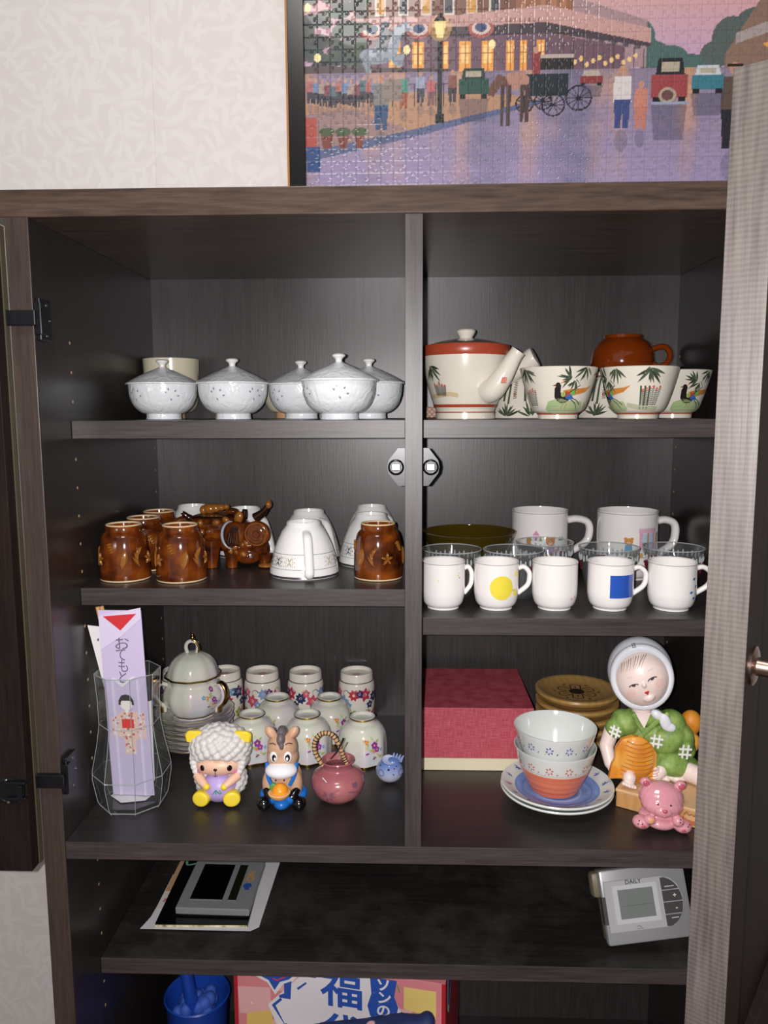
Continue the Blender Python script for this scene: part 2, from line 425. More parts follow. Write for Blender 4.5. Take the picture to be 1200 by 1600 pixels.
# left door, swung right round
XL = -HW-TL
ld = cp('door', box(XL-.45, XL-.002, -.027, -.001, Z3-TH, ZT-.01, .0008), W_DOORF, label='left cupboard door swung fully open')
part('seam_strip', mv(box(XL-.0024, XL-.0004, -.010, -.0005, Z3-TH, ZT-.01), 0, 0, 1.25), OLIVE, ld, smooth=False, label='olive sealing strip')
part('face_strip', mv(box(XL-.105, XL-.085, -.031, -.027, Z3+.05, ZT-.06, .001), 0, 0, 1.25), W_DOORF, ld, smooth=False)  # glazing bead of the left door
def hinge(z):
    h = cp('hinge', join(box(XL-.018, -HW+.006, -.0085, -.0005, z-.0085, z+.0085, .0012), box(-HW, -HW+.009, .0, .012, z-.018, z+.018, .001)), BLACK_METAL, label='black sprung door hinge')
    part('hinge_plate', mv(box(-HW, -HW+.0055, .006, .034, z-.024, z+.024, .0012), 0, 0, 1.25), BLACK_METAL, h, smooth=False)
    part('hinge_cup', mv(lathe(mm([(0, 0), (17.5, 0), (17.5, 1.2), (14, 1.8), (13.2, .6), (0, .6)]), 32), XL-.024, -.027, z+1.25-.002, rx=PI/2), BLACK_METAL, h)
    part('hinge_arm', mv(join(box(XL-.026, XL-.001, -.034, -.026, z-.012, z-.008, .001), box(XL-.026, XL-.001, -.034, -.026, z+.008, z+.012, .001), box(XL-.010, XL-.004, -.036, -.004, z-.008, z+.008, .001)), 0, 0, 1.25), BLACK_METAL, h, smooth=False)
    for dx, dz in ((-.012, .010), (-.014, -.010), (-.002, .013), (-.001, -.0145)):
        part('screw', mv(lathe(mm([(0, 1.3), (1.4, 1.1), (2.0, .4), (2.0, 0), (0, 0)]), 12), XL-.024+dx, -.0283, z+1.25-.002+dz, rx=PI/2), STEEL, h)
    for dy, dz in ((.022, .017), (.020, -.018), (.029, 0)):
        part('screw', mv(lathe(mm([(0, 1.3), (1.4, 1.1), (2.0, .4), (2.0, 0), (0, 0)]), 12), -HW+.0054, dy, z+1.25+dz, ry=PI/2), STEEL, h)
hinge(.117); hinge(-.437)
# right door, half open towards the viewer: built along its own axes
ang = math.atan2(.365, .257)
rd = thing('x', 'x', 'x'); rd.name = 'door'; del rd['category']; rd['label'] = 'right cupboard door half open, seen edge on'; rd.parent = cup
DL, DT = .446, .0265
rd.location = (.4475, -.020, 1.25); rd.rotation_euler = (0, 0, ang)
# local: closed door runs along -X from hinge, outer face towards -Y
z0, z1 = Z3-TH, ZT-.012
part('stile', box(-DL+.0012, -DL+.045, -DT, 0, z0, z1, .0008), W_DOORF, rd, smooth=False)
part('edge_strip', box(-DL, -DL+.0012, -DT+.0002, -.0002, z0, z1, .0003), W_DOOR, rd, smooth=False, label='grained front edge of the right door')
part('stile', box(-.045, 0, -DT, 0, z0, z1, .001), W_DOORF, rd, smooth=False)
part('rail', box(-DL+.045, -.045, -DT, 0, z1-.05, z1, .001), W_DOORF, rd, smooth=False)
part('rail', box(-DL+.045, -.045, -DT, 0, z0, z0+.05, .001), W_DOORF, rd, smooth=False)
part('door_panel', box(-DL+.045, -.045, -DT+.008, -.006, z0+.05, z1-.05), W_DOORF, rd, smooth=False)
part('face_strip', box(-DL+.045, -DL+.048, -DT+.001, -DT+.008, z0+.05, -.22), pm('brass_gleam', '#8a7a45', .35, metal=.6), rd, smooth=False, label='thin brass coloured painted reflection')  # solid strip drawn in for a reflected gold line low on the door face
part('door_knob', mv(lathe(mm([(0, 0), (13, 0), (13.2, 1.5), (11, 2.6), (6.4, 3.2), (6, 14), (7.5, 16), (13, 19), (14, 23), (12, 27), (0, 28)]), 36), -DL+.022, -DT, -.159, rx=PI/2), pm('brushed_knob_metal', '#a08c80', .28, metal=1.), rd, label='round bronze door knob')

# ================================================================== TOP: FRAMED JIGSAW
pz = thing('framed_jigsaw_puzzle', 'large black framed jigsaw puzzle of a dusky street standing on the cupboard top', 'picture', (0, 0, ZTOP))
PX0, PX1, PZ0, PZ1, PY = -.170, .585, .020, .520, .408
FRM = pm('black_frame_lacquer', '#0b0a0b', .25)
FRS = pm('raw_frame_side', '#b57a3a', .5)
for nm, b_ in (('frame_bar', (PX0-.026, PX0, 0, .545)), ('frame_bar', (PX1, PX1+.026, 0, .545)), ('frame_bar', (PX0, PX1, 0, PZ0)), ('frame_bar', (PX0, PX1, .52, .545))):
    part(nm, box(b_[0], b_[1], PY-.012, PY+.014, b_[2], b_[3], .001), FRM, pz, smooth=False)
part('frame_side_veneer', box(PX0-.030, PX0-.026, PY-.006, PY+.016, 0, .545), FRS, pz, smooth=False, label='orange brown raw side of the frame')
part('backing_board', box(PX0, PX1, PY+.003, PY+.010, PZ0, .52), pm('backing_card', '#4c443c', .8), pz, smooth=False)
PUZ = paint_mat('printed_card', .35, .25)

def painting(U, V):
    """a plain dusk street, in metres from the puzzle's lower left; returns linear colours"""
    x = 483 + U/.755*725; y = 288 - (V-.0920)/.2776*288           # handy drawing units
    n = len(x); col = np.zeros((n, 3)); rs = np.random.RandomState(3)
    def L(c): return np.array(lin(c))
    def put(m, c, a=1.): col[m] = col[m]*(1-a)+(L(c) if isinstance(c, str) else c)*a
    def P(pts, c, a=1.):
        m = np.zeros(n, bool); j = len(pts)-1
        for i in range(len(pts)):
            xi, yi = pts[i]; xj, yj = pts[j]
            if yi != yj:
                m ^= ((yi > y) != (yj > y)) & (x < (xj-xi)*(y-yi)/(yj-yi)+xi)
            j = i
        put(m, c, a); return m
    def E(cx, cy, rx, ry, c, a=1.): put(((x-cx)/rx)**2+((y-cy)/ry)**2 < 1, c, a)
    def R(x0, y0, x1, y1, c, a=1.): put((x >= x0) & (x < x1) & (y >= y0) & (y < y1), c, a)
    def nz(f, s, k=4):
        o = 0
        for i in range(k):
            a, b, ph = rs.rand()*6.28, f*(.6+rs.rand()), rs.rand()*6.28
            o = o+np.sin((x*math.cos(a)+y*math.sin(a)*1.7)*b+ph)
        return o*s/k
    # sky
    t = np.clip((y+60)/180, 0, 1)[:, None]; t2 = np.clip((nz(.03, 1)+.5), 0, 1)[:, None]
    col[:] = L('#e0a98c')*(1-t)+L('#b9a0c6')*t; col[:] = col*(1-.3*t2)+L('#d9a2b4')*.3*t2
    # far trees
    for cx, cy, rx, ry in ((985, 70, 22, 32), (1000, 92, 30, 22), (1030, 96, 26, 18), (1060, 104, 30, 12), (1120, 70, 30, 34), (1100, 92, 26, 20), (1150, 60, 30, 36)): E(cx, cy, rx, ry, '#4d6a66' if cx < 1080 else '#56625f')
    # row of low shops, left to right
    P([(860, -60), (900, 8), (995, 40), (995, 110), (860, 120)], '#a88a90')
    for i in range(5): R(905+i*18, 58+i*3, 914+i*18, 74+i*2, '#5b5561')
    P([(880, 22), (1000, 58), (1000, 66), (880, 34)], '#d8b8b4')
    R(560, -260, 800, 112, '#7a5346'); P([(800, -260), (884, -200), (884, 112), (800, 112)], '#96664f')
    for i in range(6): R(590+i*34, -30, 606+i*34, 26, '#d9cfc8'); R(592+i*34, -28, 604+i*34, 24, '#4b4a52' if i % 2 else '#d19a55')
    for i in range(5): R(806+i*15, -20, 814+i*15, 20, '#ad7a5c')
    # verandah rail and shade below
    P([(540, 30), (720, 26), (846, 14), (1000, 52), (1000, 74), (846, 40), (720, 44), (540, 52)], '#c79c97')
    m = ((x.astype(int) % 7) < 2) & (y > 33) & (y < 40) & (x > 545) & (x < 840); put(m, '#8a6468')
    P([(540, 52), (720, 44), (846, 40), (1000, 74), (1000, 80), (846, 56), (720, 60), (540, 66)], '#4c4048')
    P([(556, 66), (720, 60), (846, 56), (960, 78), (960, 112), (556, 122)], '#705564')
    for i, cx in enumerate((610, 645, 683, 716, 750, 786, 806, 832)):
        w = 9 if i < 5 else 6; R(cx, 66, cx+w*1.9, 112, '#f0a64e'); R(cx+3, 72, cx+w*1.6, 100, '#ffd68a')
        R(cx+w-.8, 66, cx+w+.8, 112, '#a8603a'); R(cx, 84, cx+w*1.9, 85.5, '#a8603a')
    for cx in (585, 655, 748): E(cx, 48, 19, 14, '#a85a58'); E(cx, 47, 14, 10, '#d8c0b8'); E(cx, 46, 9, 7, '#3e5072'); R(cx-20, 30, cx+20, 40, '#c79c97')
    for i in range(9): R(870+i*15, 66+i*2, 872+i*15, 118, '#5c4a4c')
    for i in range(12): E(880+i*9, 92+(i*37 % 14), 3, 4, '#ffd88c', .8)
    # right-hand shops
    P([(1130, 60), (1200, -60), (1260, -60), (1260, 130), (1110, 120), (1110, 95)], '#8a6f60'); P([(1125, 62), (1210, 30), (1210, 48), (1125, 78)], '#a99a98')
    P([(1165, 78), (1215, 60), (1215, 74), (1172, 84)], '#e5a552')
    # dark tree at far left
    for i in range(60):
        a, b = 476+rs.rand()*95, -30+rs.rand()*140; E(a, b, 8+rs.rand()*12, 6+rs.rand()*9, ('#26302f', '#34443c', '#40503f', '#2a3a3c')[i % 4], .9)
    P([(475, 100), (700, 108), (700, 160), (475, 176)], '#4b3a40')
    # street: wet, lilac with warm streaks
    g = np.clip((y-105)/180, 0, 1)[:, None]; rd_ = y > 112
    base = L('#8b7c92')*(1-g)+L('#9d8fb4')*g
    warm = np.clip(np.sin(x*.055)*.55+np.sin(x*.131+1)*.35+nz(.05, .4), 0, 1)[:, None]*np.clip(1.2-g, 0, 1)
    base = base*(1-warm*.75)+L('#d9a26c')*warm*.75
    dk = np.clip(np.sin(x*.041+2.4)*.5+np.sin(x*.017)*.5+nz(.08, .3), 0, 1)[:, None]
    base = base*(1-dk*.55)+L('#4e5876')*dk*.55; base = base*(1+.12*nz(.35, 1)[:, None])
    put(rd_, base[rd_])
    # pavement and kerb
    P([(475, 160), (620, 142), (800, 150), (842, 160), (650, 206), (475, 248)], '#b58b70')
    P([(475, 176), (560, 170), (640, 200), (475, 240)], '#8a7480', .7)
    P([(475, 236), (650, 200), (842, 156), (842, 163), (650, 212), (475, 252)], '#5b6388')
    for i in range(14): R(560+i*11, 130, 561.5+i*11, 166, '#2c2a30')
    R(560, 130, 712, 131.5, '#2c2a30')
    # walkers, as plain blocks of colour
    def person(cx, fy, h, top, bot, hat=None):
        w = h*.13; E(cx, fy-h*.93, h*.06, h*.075, '#c08f78'); P([(cx-w, fy-h*.84), (cx+w, fy-h*.84), (cx+w*1.1, fy-h*.42), (cx-w*1.1, fy-h*.42)], top)
        P([(cx-w, fy-h*.46), (cx+w, fy-h*.46), (cx+w*.8, fy), (cx+w*.15, fy), (cx, fy-h*.3), (cx-w*.15, fy), (cx-w*.8, fy)], bot)
        if hat: R(cx-h*.09, fy-h*.99, cx+h*.09, fy-h*.95, hat)
        E(cx, fy+h*.2, w*.8, h*.18, '#3f4660', .35)
    for i in range(12): person(490+i*9, 158+(i*29 % 9), 40, ('#b06a66', '#6f86a8', '#a89088', '#7d4a50', '#4e6a74')[i % 5], '#3a3440')
    person(598, 201, 84, '#7d7a78', '#2b4a72'); person(632, 168, 54, '#4f8f7e', '#9a5a44'); person(658, 160, 48, '#9aa2b8', '#4a4450'); person(674, 164, 46, '#b8686a', '#7a5860'); person(706, 160, 50, '#8a5a50', '#3c3640')
    person(961, 204, 96, '#d8d0d0', '#3d4a80'); person(989, 206, 74, '#c88472', '#c07a6c'); person(1126, 238, 132, '#5c4c44', '#20202a', '#241a18')
    # rearing stone horse on a block
    P([(604, 122), (628, 122), (630, 156), (602, 156)], '#8a7a72')
    E(592, 86, 26, 13, '#8d95a2'); P([(606, 80), (618, 44), (636, 34), (646, 48), (630, 52), (622, 88)], '#9aa2ae'); P([(568, 90), (580, 92), (584, 112), (576, 112)], '#858d98'); P([(612, 88), (634, 84), (630, 104), (620, 104)], '#8d95a2'); P([(590, 78), (598, 44), (612, 46), (606, 80)], '#5e646c'); E(604, 40, 7, 6, '#5e646c')
    # horse and carriage
    R(816, 118, 880, 152, '#1e2a34'); P([(838, 94), (888, 88), (888, 112), (838, 112)], '#2a2628'); R(838, 88, 888, 94, '#b9a8a0')
    for cx, cy, r in ((896, 156, 20), (858, 166, 18), (843, 160, 14), (815, 164, 14)):
        d = np.hypot(x-cx, (y-cy)); put((d < r) & (d > r-2.5), '#181a24')
        for k in range(6): a = PI*k/6; put((d < r) & (np.abs((x-cx)*math.sin(a)-(y-cy)*math.cos(a)) < .7), '#181a24')
    E(802, 128, 20, 14, '#b08272'); P([(786, 122), (774, 118), (762, 136), (760, 150), (768, 152), (778, 138), (792, 136)], '#6e4a42')
    for a in (778, 788, 808, 816): P([(a, 134), (a+7, 134), (a+5, 198-(a > 800)*6), (a, 198-(a > 800)*6)], '#4b3838')
    R(826, 84, 838, 118, '#8e3c40'); E(831, 82, 4, 5, '#c08f78')
    # motor cars
    def car(cx, by, w, h, body, roof):
        R(cx-w, by-h, cx+w, by, body); P([(cx-w*.8, by-h), (cx-w*.65, by-h*1.7), (cx+w*.65, by-h*1.7), (cx+w*.8, by-h)], roof); R(cx-w*.5, by-h*1.5, cx+w*.5, by-h*1.1, '#b4a896'); R(cx-w*.9, by-1, cx-w*.5, by+h*.3, '#17161c'); R(cx+w*.5, by-1, cx+w*.9, by+h*.3, '#17161c')
        P([(cx-w, by+h*.3), (cx+w, by+h*.3), (cx+w*.8, by+h*1.8), (cx-w*.8, by+h*1.8)], '#39405a', .5)
    car(738, 148, 23, 24, '#234c44', '#1d3430'); car(914, 134, 17, 12, '#8a3a3c', '#b8a8a4'); car(1087, 146, 24, 22, '#3a7a8a', '#c6ccd2'); car(1031, 158, 27, 36, '#9c4448', '#22242a')
    E(1028, 154, 13, 12, '#b0a08c'); E(1028, 154, 9, 8, '#6a4a48'); R(1005, 164, 1060, 169, '#98a0b8')
    # lamps
    R(684, 64, 690, 190, '#1a1c20'); R(680, 178, 694, 192, '#1a1c20')
    E(687, 46, 17, 20, '#f2c36a', .35); P([(678, 36), (696, 36), (692, 60), (682, 60)], '#ffe9a0'); P([(676, 36), (687, 22), (698, 36)], '#1a1c20')
    for a, b in ((637, 78), (765, 72), (502, 88), (488, 12)): E(a, b, 5, 7, '#ffeeb0')
    for i in range(3): P([(505+i*26, 208), (525+i*24, 206), (521+i*24, 228), (509+i*26, 230)], '#7c4038'); E(515+i*25, 203, 12, 7, '#4a5a3c')
    R(482, 180, 500, 226, '#b05048'); R(484, 226, 504, 266, '#2f4c80')
    return np.clip(col, 0, 1)

NC, PC = 38, 27; pw, ph = (PX1-PX0)/NC, (PZ1-PZ0)/PC; NS = 13
rows_v = 24
nx, nz_ = NC*NS, rows_v*NS
own = np.add.outer((np.arange(nz_)//NS)*NC, np.arange(nx)//NS)
def tabs():
    k = np.random.RandomState(11)
    for r in range(rows_v):
        for c in range(NC):
            for horiz in (0, 1):
                if (horiz and c == NC-1) or (not horiz and r == rows_v-1): continue
                s = 1 if k.rand() < .5 else -1; jt = (k.rand()-.5)*.16
                bx, by = ((c+1), r+.5+jt) if horiz else (c+.5+jt, (r+1))
                here = r*NC+c; there = r*NC+c+1 if horiz else (r+1)*NC+c
                dst, src = (here, there) if s > 0 else (there, here)
                cx_, cy_ = (bx+s*.13, by) if horiz else (bx, by+s*.13)
                i0, i1 = int((cx_-.25)*NS), int((cx_+.25)*NS)+1; j0, j1 = int((cy_-.25)*NS), int((cy_+.25)*NS)+1
                for j in range(max(0, j0), min(nz_, j1)):
                    for i in range(max(0, i0), min(nx, i1)):
                        qx, qy = (i+.5)/NS, (j+.5)/NS
                        a, b = ((qx-bx)*s, qy-by) if horiz else ((qy-by)*s, qx-bx)
                        if own[j, i] == src and ((a-.13)**2+b*b < .0135 or (0 <= a < .1 and abs(b) < .07)): own[j, i] = dst
tabs()
GX, GZ = np.meshgrid(np.arange(nx+1)*pw/NS, np.arange(nz_+1)*ph/NS)
COLS = painting(GX.ravel(), GZ.ravel()).reshape(nz_+1, nx+1, 3)
pad = np.pad(own, 1, mode='edge')
bord = ~((pad[:-1, :-1] == pad[1:, :-1]) & (pad[:-1, :-1] == pad[:-1, 1:]) & (pad[:-1, :-1] == pad[1:, 1:]))
groups_ = {}
for j in range(nz_):
    for i in range(nx): groups_.setdefault(int(own[j, i]), []).append((j, i))
tilt = np.random.RandomState(5)
def piece_geo(cells, tx, tz, vtx, cols, fcs):
    idx = {}
    cj = sum(c[0] for c in cells)/len(cells); ci = sum(c[1] for c in cells)/len(cells)
    for (j, i) in cells:
        q = []
        for dj, di in ((0, 0), (0, 1), (1, 1), (1, 0)):
            key = (j+dj, i+di)
            if key not in idx:
                idx[key] = len(vtx); bb = bord[key]
                vtx.append((PX0+GX[key], PY-.0005+(.0003 if bb else 0)+(key[1]-ci)*tx+(key[0]-cj)*tz, PZ0+GZ[key])); cols.append(COLS[key]*(.84 if bb else 1))
            q.append(idx[key])
        fcs.append(tuple(q))
keys = sorted(groups_); near = [k for k in keys if 5 <= k//NC < 14 and k % NC < 34][:300]; nset = set(near)
sv, scx, sf = [], [], []
for k in keys:
    tx, tz = tilt.randn()*6e-6, tilt.randn()*6e-6
    if k in nset:
        v, c, f = [], [], []; piece_geo(groups_[k], tx, tz, v, c, f)
        part('puzzle_piece', (v, f), PUZ, pz, c, smooth=False, fix=False)
    else: piece_geo(groups_[k], tx, tz, sv, scx, sf)
o = part('puzzle_piece', (sv, sf), PUZ, pz, scx, smooth=False, fix=False); o['kind'] = 'stuff'

# ================================================================== SHELF ONE, LEFT
CREAM = pm('cream_glaze', '#d9d2b8', .15, .5, .2); TANF = pm('unglazed_tan_foot', '#c79a72', .6)
for (x, y, hgt, lb) in ((-.3885, .365, .094, 'tall cream cup standing behind the leftmost lidded white bowl'), (-.3045, .377, .058, 'cream cup with tan foot half hidden between the two left lidded bowls'), (-.2050, .3780, .058, 'cream cup with tan foot behind the gap beside the middle lidded bowls')):
    r = .042; t = thing('cream_cup', lb, 'cup', (x, y, 0), 0, 'cream cups behind the lidded white bowls')
    if hgt < .08: t.scale = (.9, .9, 1)
    pr = spl(mm([(19, 8), (30, 12), (39, 25), (r*1000, 38), (r*1000, hgt*1000)]), 6) if hgt < .08 else spl(mm([(19, 8), (32, 12), (40, 24), (42, 40), (43, 70), (44, 94)]), 6)
    inn = [(q[0]-.0025, q[1]) for q in pr[::-1]][:-4]
    part('cup_body', lathe([(0, .008)]+pr+[(pr[-1][0]-.001, pr[-1][1]+.0008)]+inn+[(0, .012)]), CREAM, t)
    part('foot_ring', lathe(mm([(0, 8.2), (19.5, 8.6), (20, 0), (17, 0), (16, 6), (0, 6)])), TANF, t, label='tan unglazed foot ring')
bp = spl(mm([(25, 7.5), (33, 10.5), (42, 19), (47.6, 32), (49, 44), (49.2, 50)]), 6)
def lidded_bowl(lb):
    t = thing('lidded_bowl', lb, 'bowl', (0, 0, 0), 0, 'lidded white porcelain bowls on the top left shelf')
    part('bowl_body', lathe([(0, 2.5e-3), (.021, .0025), (.0225, 0), (.0255, 0), (.0248, .0045)]+bp+[(.0478, .0503)]+[(q[0]-.0018, q[1]) for q in bp[::-1]][:-6]+[(0, .011)], 72), BOWLM, t)
    lp = spl(mm([(52.6, 52.3), (46, 56), (34, 62.5), (20, 69), (9, 73.6), (5.2, 75.5)]), 5)
    lid = part('lid', lathe(mm([(0, 50.6), (48, 50.6), (52, 49.6), (53, 50.6), (53, 51.8)])+lp+[(0, .0756)], 72), BOWLM, t)
    part('lid_knob', lathe(mm([(4.8, 74.5), (4.3, 77.5), (5.2, 80), (8.6, 82.6), (9, 84.4), (7.6, 86), (4, 86.8), (0, 87)]), 36), WHITE, lid)
    sh = []
    fm = surf_map(bp)
    for a0 in (-.62, .52, 1.7, 2.8, -1.9):
        cx_ = a0*.0492
        for k, (dx, dz, an) in enumerate(((-6, 3, 2.3), (5, 5, .7), (9, -1, .1), (0, -4, -1.2), (-3, 6.5, 1.8))):
            sh.append((leaf(cx_+dx*.001, .034+dz*.001, .0042, .0012, an, 4), '#7f9496'))
    decal('sprig_print', sh, fm, t, PRINT, h=.003, label='small grey green petal marks')
    return t
b0 = lidded_bowl('leftmost lidded white porcelain bowl with an embossed lid')
b0.location = (-.3665, .25, 0); b0.rotation_euler = (0, 0, .0)
for (x, y, rz, lb) in ((-.2600, .235, .35, 'lidded white bowl second from the left on the top shelf'), (-.1685, .290, 1.2, 'lidded white bowl pushed to the back between two others'), (-.0985, .15, -.42, 'foremost lidded white bowl near the divider with petal marks in the middle'), (-.0640, .252, 2.0, 'lidded white bowl against the divider at the right end of its row')):
    dup(b0, (x, y, 0), rz, lb)

# ================================================================== SHELF ONE, RIGHT
STONE = pm('cream_crackle_glaze', '#dcd6c8', .2, .5, .25, vary=.05, bump=.1, bscale=60)
RUST = pm('rust_red_band_glaze', '#a5452c', .3, .5, .2, vary=.1)
tp = thing('teapot', 'cream ceramic teapot with rust red rim band and painted bamboo', 'teapot', (.0730, .206, 0))
tprof = spl(mm([(40, 9), (42, 14), (46, 24), (52, 44), (57, 66), (59.5, 84)]), 6)
part('pot_body', lathe(mm([(0, 3), (34, 3), (36, 0), (41, 0), (41, 8)])+tprof+mm([(60, 92), (60.5, 97), (57, 99), (54, 97)])+mm([(52, 70), (38, 14), (0, 10)]), 80), STONE, tp)
part('rim_band', lathe(mm([(59.6, 85), (60.9, 87), (61.3, 96), (60, 99.5), (57, 99.6)]), 80), RUST, tp, label='rust red rim band')
part('foot_line', lathe(mm([(42.4, 15.5), (43.4, 15.6), (44.8, 19.5), (44.2, 19.6)]), 80), RUST, tp)
part('foot_line', lathe(mm([(41.2, 8.2), (41.8, 8.3), (41.9, 9.6), (41.2, 9.6)]), 80), RUST, tp)
GREYL = pm('grey_lid_glaze', '#77756e', .12, .6, .5)
ld_ = part('lid', lathe(spl(mm([(56, 99.2), (50, 101.5), (36, 105.5), (20, 108.5), (10, 110)]), 5)+[(0, .110)], 64), GREYL, tp, label='dark grey glazed lid')
part('lid_knob', lathe(mm([(9, 108), (9.6, 112), (12.6, 117), (13.5, 120), (12, 121.6), (0, 122)]), 40), STONE, ld_)
sp_path = spl([(.024, -.044, .034), (.034, -.054, .040), (.046, -.060, .058), (.056, -.061, .076), (.064, -.062, .088)], 6)
spr = [.0150, .0152, .0154, .0155, .0155, .0154, .0152, .0149, .0146, .0142, .0138, .0134, .013, .0126, .0122, .0118, .0114, .0111, .0108, .0105, .0102, .010, .0098, .0098, .0102][:len(sp_path)]
part('spout', tube(sp_path, spr, 28), STONE, tp)
hp = [(.045, .026, .046), (.064, .020, .061), (.082, .014, .074), (.095, .010, .084), (.098, .009, .086)]
part('side_handle', tube(spl(hp, 5), [.0105, .0108, .011, .0113, .0116, .012, .0124, .0128, .0132, .0136, .014, .0143, .0146, .0148, .015, .015, .0149, .0146, .0135, .011, .006][:len(spl(hp, 5))], 28), STONE, tp)
# bamboo and grasses painted on pots
INK, GRN = '#3a3f36', '#4d5a45'
def bamboo_spray(x, y, s, a, n=9, col=GRN, seed=0):
    q = random.Random(seed); o = []
    for i in range(n):
        an = a+(i-(n-1)/2)*.30+q.uniform(-.08, .08); r = s*(.75+.4*q.random())
        o.append((leaf(x+q.uniform(-.1, .1)*s, y+q.uniform(-.1, .1)*s, r, s*.085, an, 5), col if i % 3 else INK))
    return o
def reeds(x, y, s, seed=1, n=6):
    q = random.Random(seed); o = []
    for i in range(n):
        xx = x+i*s*.16; hgt = s*(.55+.5*q.random()); o.append((stroke([(xx, y), (xx+s*.04*(i-2), y+hgt)], s*.018), INK))
        for k in range(9): f_ = .15+k*.09; o.append((leaf(xx+s*.04*(i-2)*f_, y+hgt*f_, s*.12, s*.022, .5, 3), INK)); o.append((leaf(xx+s*.04*(i-2)*f_, y+hgt*f_, s*.12, s*.022, PI-.5, 3), INK))
        o += flower(xx+s*.04*(i-2), y+hgt, s*.085, '#c04038', '#e8d0a0', 5)
    return o
def duck(x, y, s):
    """a small long-tailed painted bird walking left"""
    P_ = lambda *a: [(x+p*s, y+q*s) for p, q in a]
    return [(P_((-1.15, -.55), (-.9, -.2), (-.3, -.05), (.3, -.15), (1.2, -.2), (1.4, -.5), (1.1, -.75), (-.8, -.78)), '#a9b98a'), (P_((-1.15, -.55), (-.9, -.2), (-.3, -.05), (-.1, -.35)), '#8fae78'),
            (P_((-.1, .28), (.25, .34), (1.35, .42), (1.7, .52), (1.3, .22), (.3, .02)), '#c8823c'),
            (P_((-.52, .1), (-.2, .2), (.2, .1), (.32, -.12), (0, -.3), (-.3, -.22), (-.5, -.05)), '#2b2522'),
            (P_((-.52, .0), (-.50, .38), (-.34, .58), (-.18, .52), (-.2, .2), (-.12, 0), (-.3, -.15)), '#241f1e'), (circ(x-.33*s, y+.52*s, .12*s, 12), '#241f1e'), (P_((-.43, .56), (-.62, .5), (-.42, .46)), '#8a5a3a'),
            (P_((-.12, .16), (.12, .26), (.34, .2), (.28, .05), (0, 0)), '#a84c30'), (P_((.1, .1), (.38, .12), (.56, -.06), (.3, -.12), (.08, -.06)), '#3a66b0'), (circ(x+.48*s, y+.2*s, .14*s, 12), '#6fae5c'), (circ(x-.06*s, y+.12*s, .12*s, 10), '#9bbf6a'),
            (stroke(P_((0, -.28), (-.14, -.5)), .03*s), '#b06040'), (stroke(P_((.2, -.26), (.1, -.5)), .03*s), '#b06040'),
            (stroke(P_((.4, -.1), (.75, -.3), (.95, -.55)), .045*s), INK), (stroke(P_((.45, -.05), (.8, -.15), (1.1, -.35)), .04*s), INK), (stroke(P_((-.2, .6), (.1, .75)), .05*s), '#d08a50')]
fm = surf_map(tprof+mm([(60, 92)]), 0)
sh = [(stroke([(-.075, .030), (-.05, .032), (-.03, .0335), (-.016, .031)], .006), '#cbb98f')]+reeds(-.056, .029, .026, 4, 5)+bamboo_spray(-.062, .070, .024, -1.2, 7, seed=4)
decal('painted_grasses', sh, fm, tp, PRINT, label='painted dark grasses with red flowers')
decal('seal_stamp', [(rect(-.003, -.004, .004, .004), '#c8705c')]+[(rect(-.002+.0022*i, -.003, -.0015+.0022*i, .003), '#e2b8a4') for i in range(3)], flat_map((.0440, -.0733, .050), (1, .1, 0), (.1, -.15, 1)), tp, PRINT, h=.01)

tbp = spl(mm([(26, 7), (32, 10), (37, 18), (42.5, 34), (47.5, 52), (51, 66)]), 6)
def tea_bowl(lb, inv, sh, name='tea_bowl'):
    t = thing(name, lb, 'bowl', (0, 0, 0), 0, 'painted cream tea bowls on the upper right shelf')
    g = lathe(mm([(0, 2.5), (22, 2.5), (23, 0), (26, 0)])+tbp+mm([(50.4, 66.8), (49.5, 66)])+[(q[0]-.0022, q[1]) for q in tbp[::-1]][1:-5]+[(0, .010)], 80)
    ring = lathe(mm([(26.2, 5.4), (27, 5.4), (27.6, 7), (26.9, 7.2)]), 72)
    H = .067
    if inv: g = tf(g, Matrix.Translation((0, 0, H)) @ Matrix.Diagonal((1, 1, -1, 1))); ring = tf(ring, Matrix.Translation((0, 0, H)) @ Matrix.Diagonal((1, 1, -1, 1)))
    part('bowl_body', g, STONE, t); part('foot_line', ring, RUST, t, label='thin rust red line above the foot')
    pr = [(q[0], H-q[1]) for q in tbp] if inv else tbp
    decal('painted_decoration', sh, surf_map(pr), t, PRINT, label='painted bamboo and bird' if not inv else None)
    return t
def bowl_art(shift, seed):
    o = []
    o += duck(shift+.004, .028, .029)
    o += bamboo_spray(shift+.012, .052, .018, 2.9, 8, seed=seed)+bamboo_spray(shift+.018, .048, .015, -1.9, 6, seed=seed+1)+bamboo_spray(shift+.034, .064, .018, -1.75, 8, seed=seed+2)
    o += [(stroke([(shift+.02, .05), (shift+.028, .043), (shift+.012, .034)], .0012), INK)]
    o += reeds(shift+.072, .014, .026, seed, 6)+bamboo_spray(shift+.078, .064, .022, -1.5, 9, seed=seed+5)
    for i in range(3): o.append((rect(shift+.066+i*.006, .012, shift+.0685+i*.006, .042), GRN))
    o.append((stroke([(shift+.045, .018), (shift+.07, .014), (shift+.1, .013)], .006), '#b9b89a'))
    o += duck(shift-.13, .028, .029)+bamboo_spray(shift-.11, .06, .02, -2.6, 9, seed=seed+8)+reeds(shift-.06, .014, .024, seed+2, 5)+bamboo_spray(shift-.055, .064, .02, -1.4, 9, seed=seed+9)
    return o
tea_bowl('tea bowl beside the teapot spout with a painted dark bird and bamboo spray', False, bowl_art(-.004, 3)).location = (.1935, .163, 0)
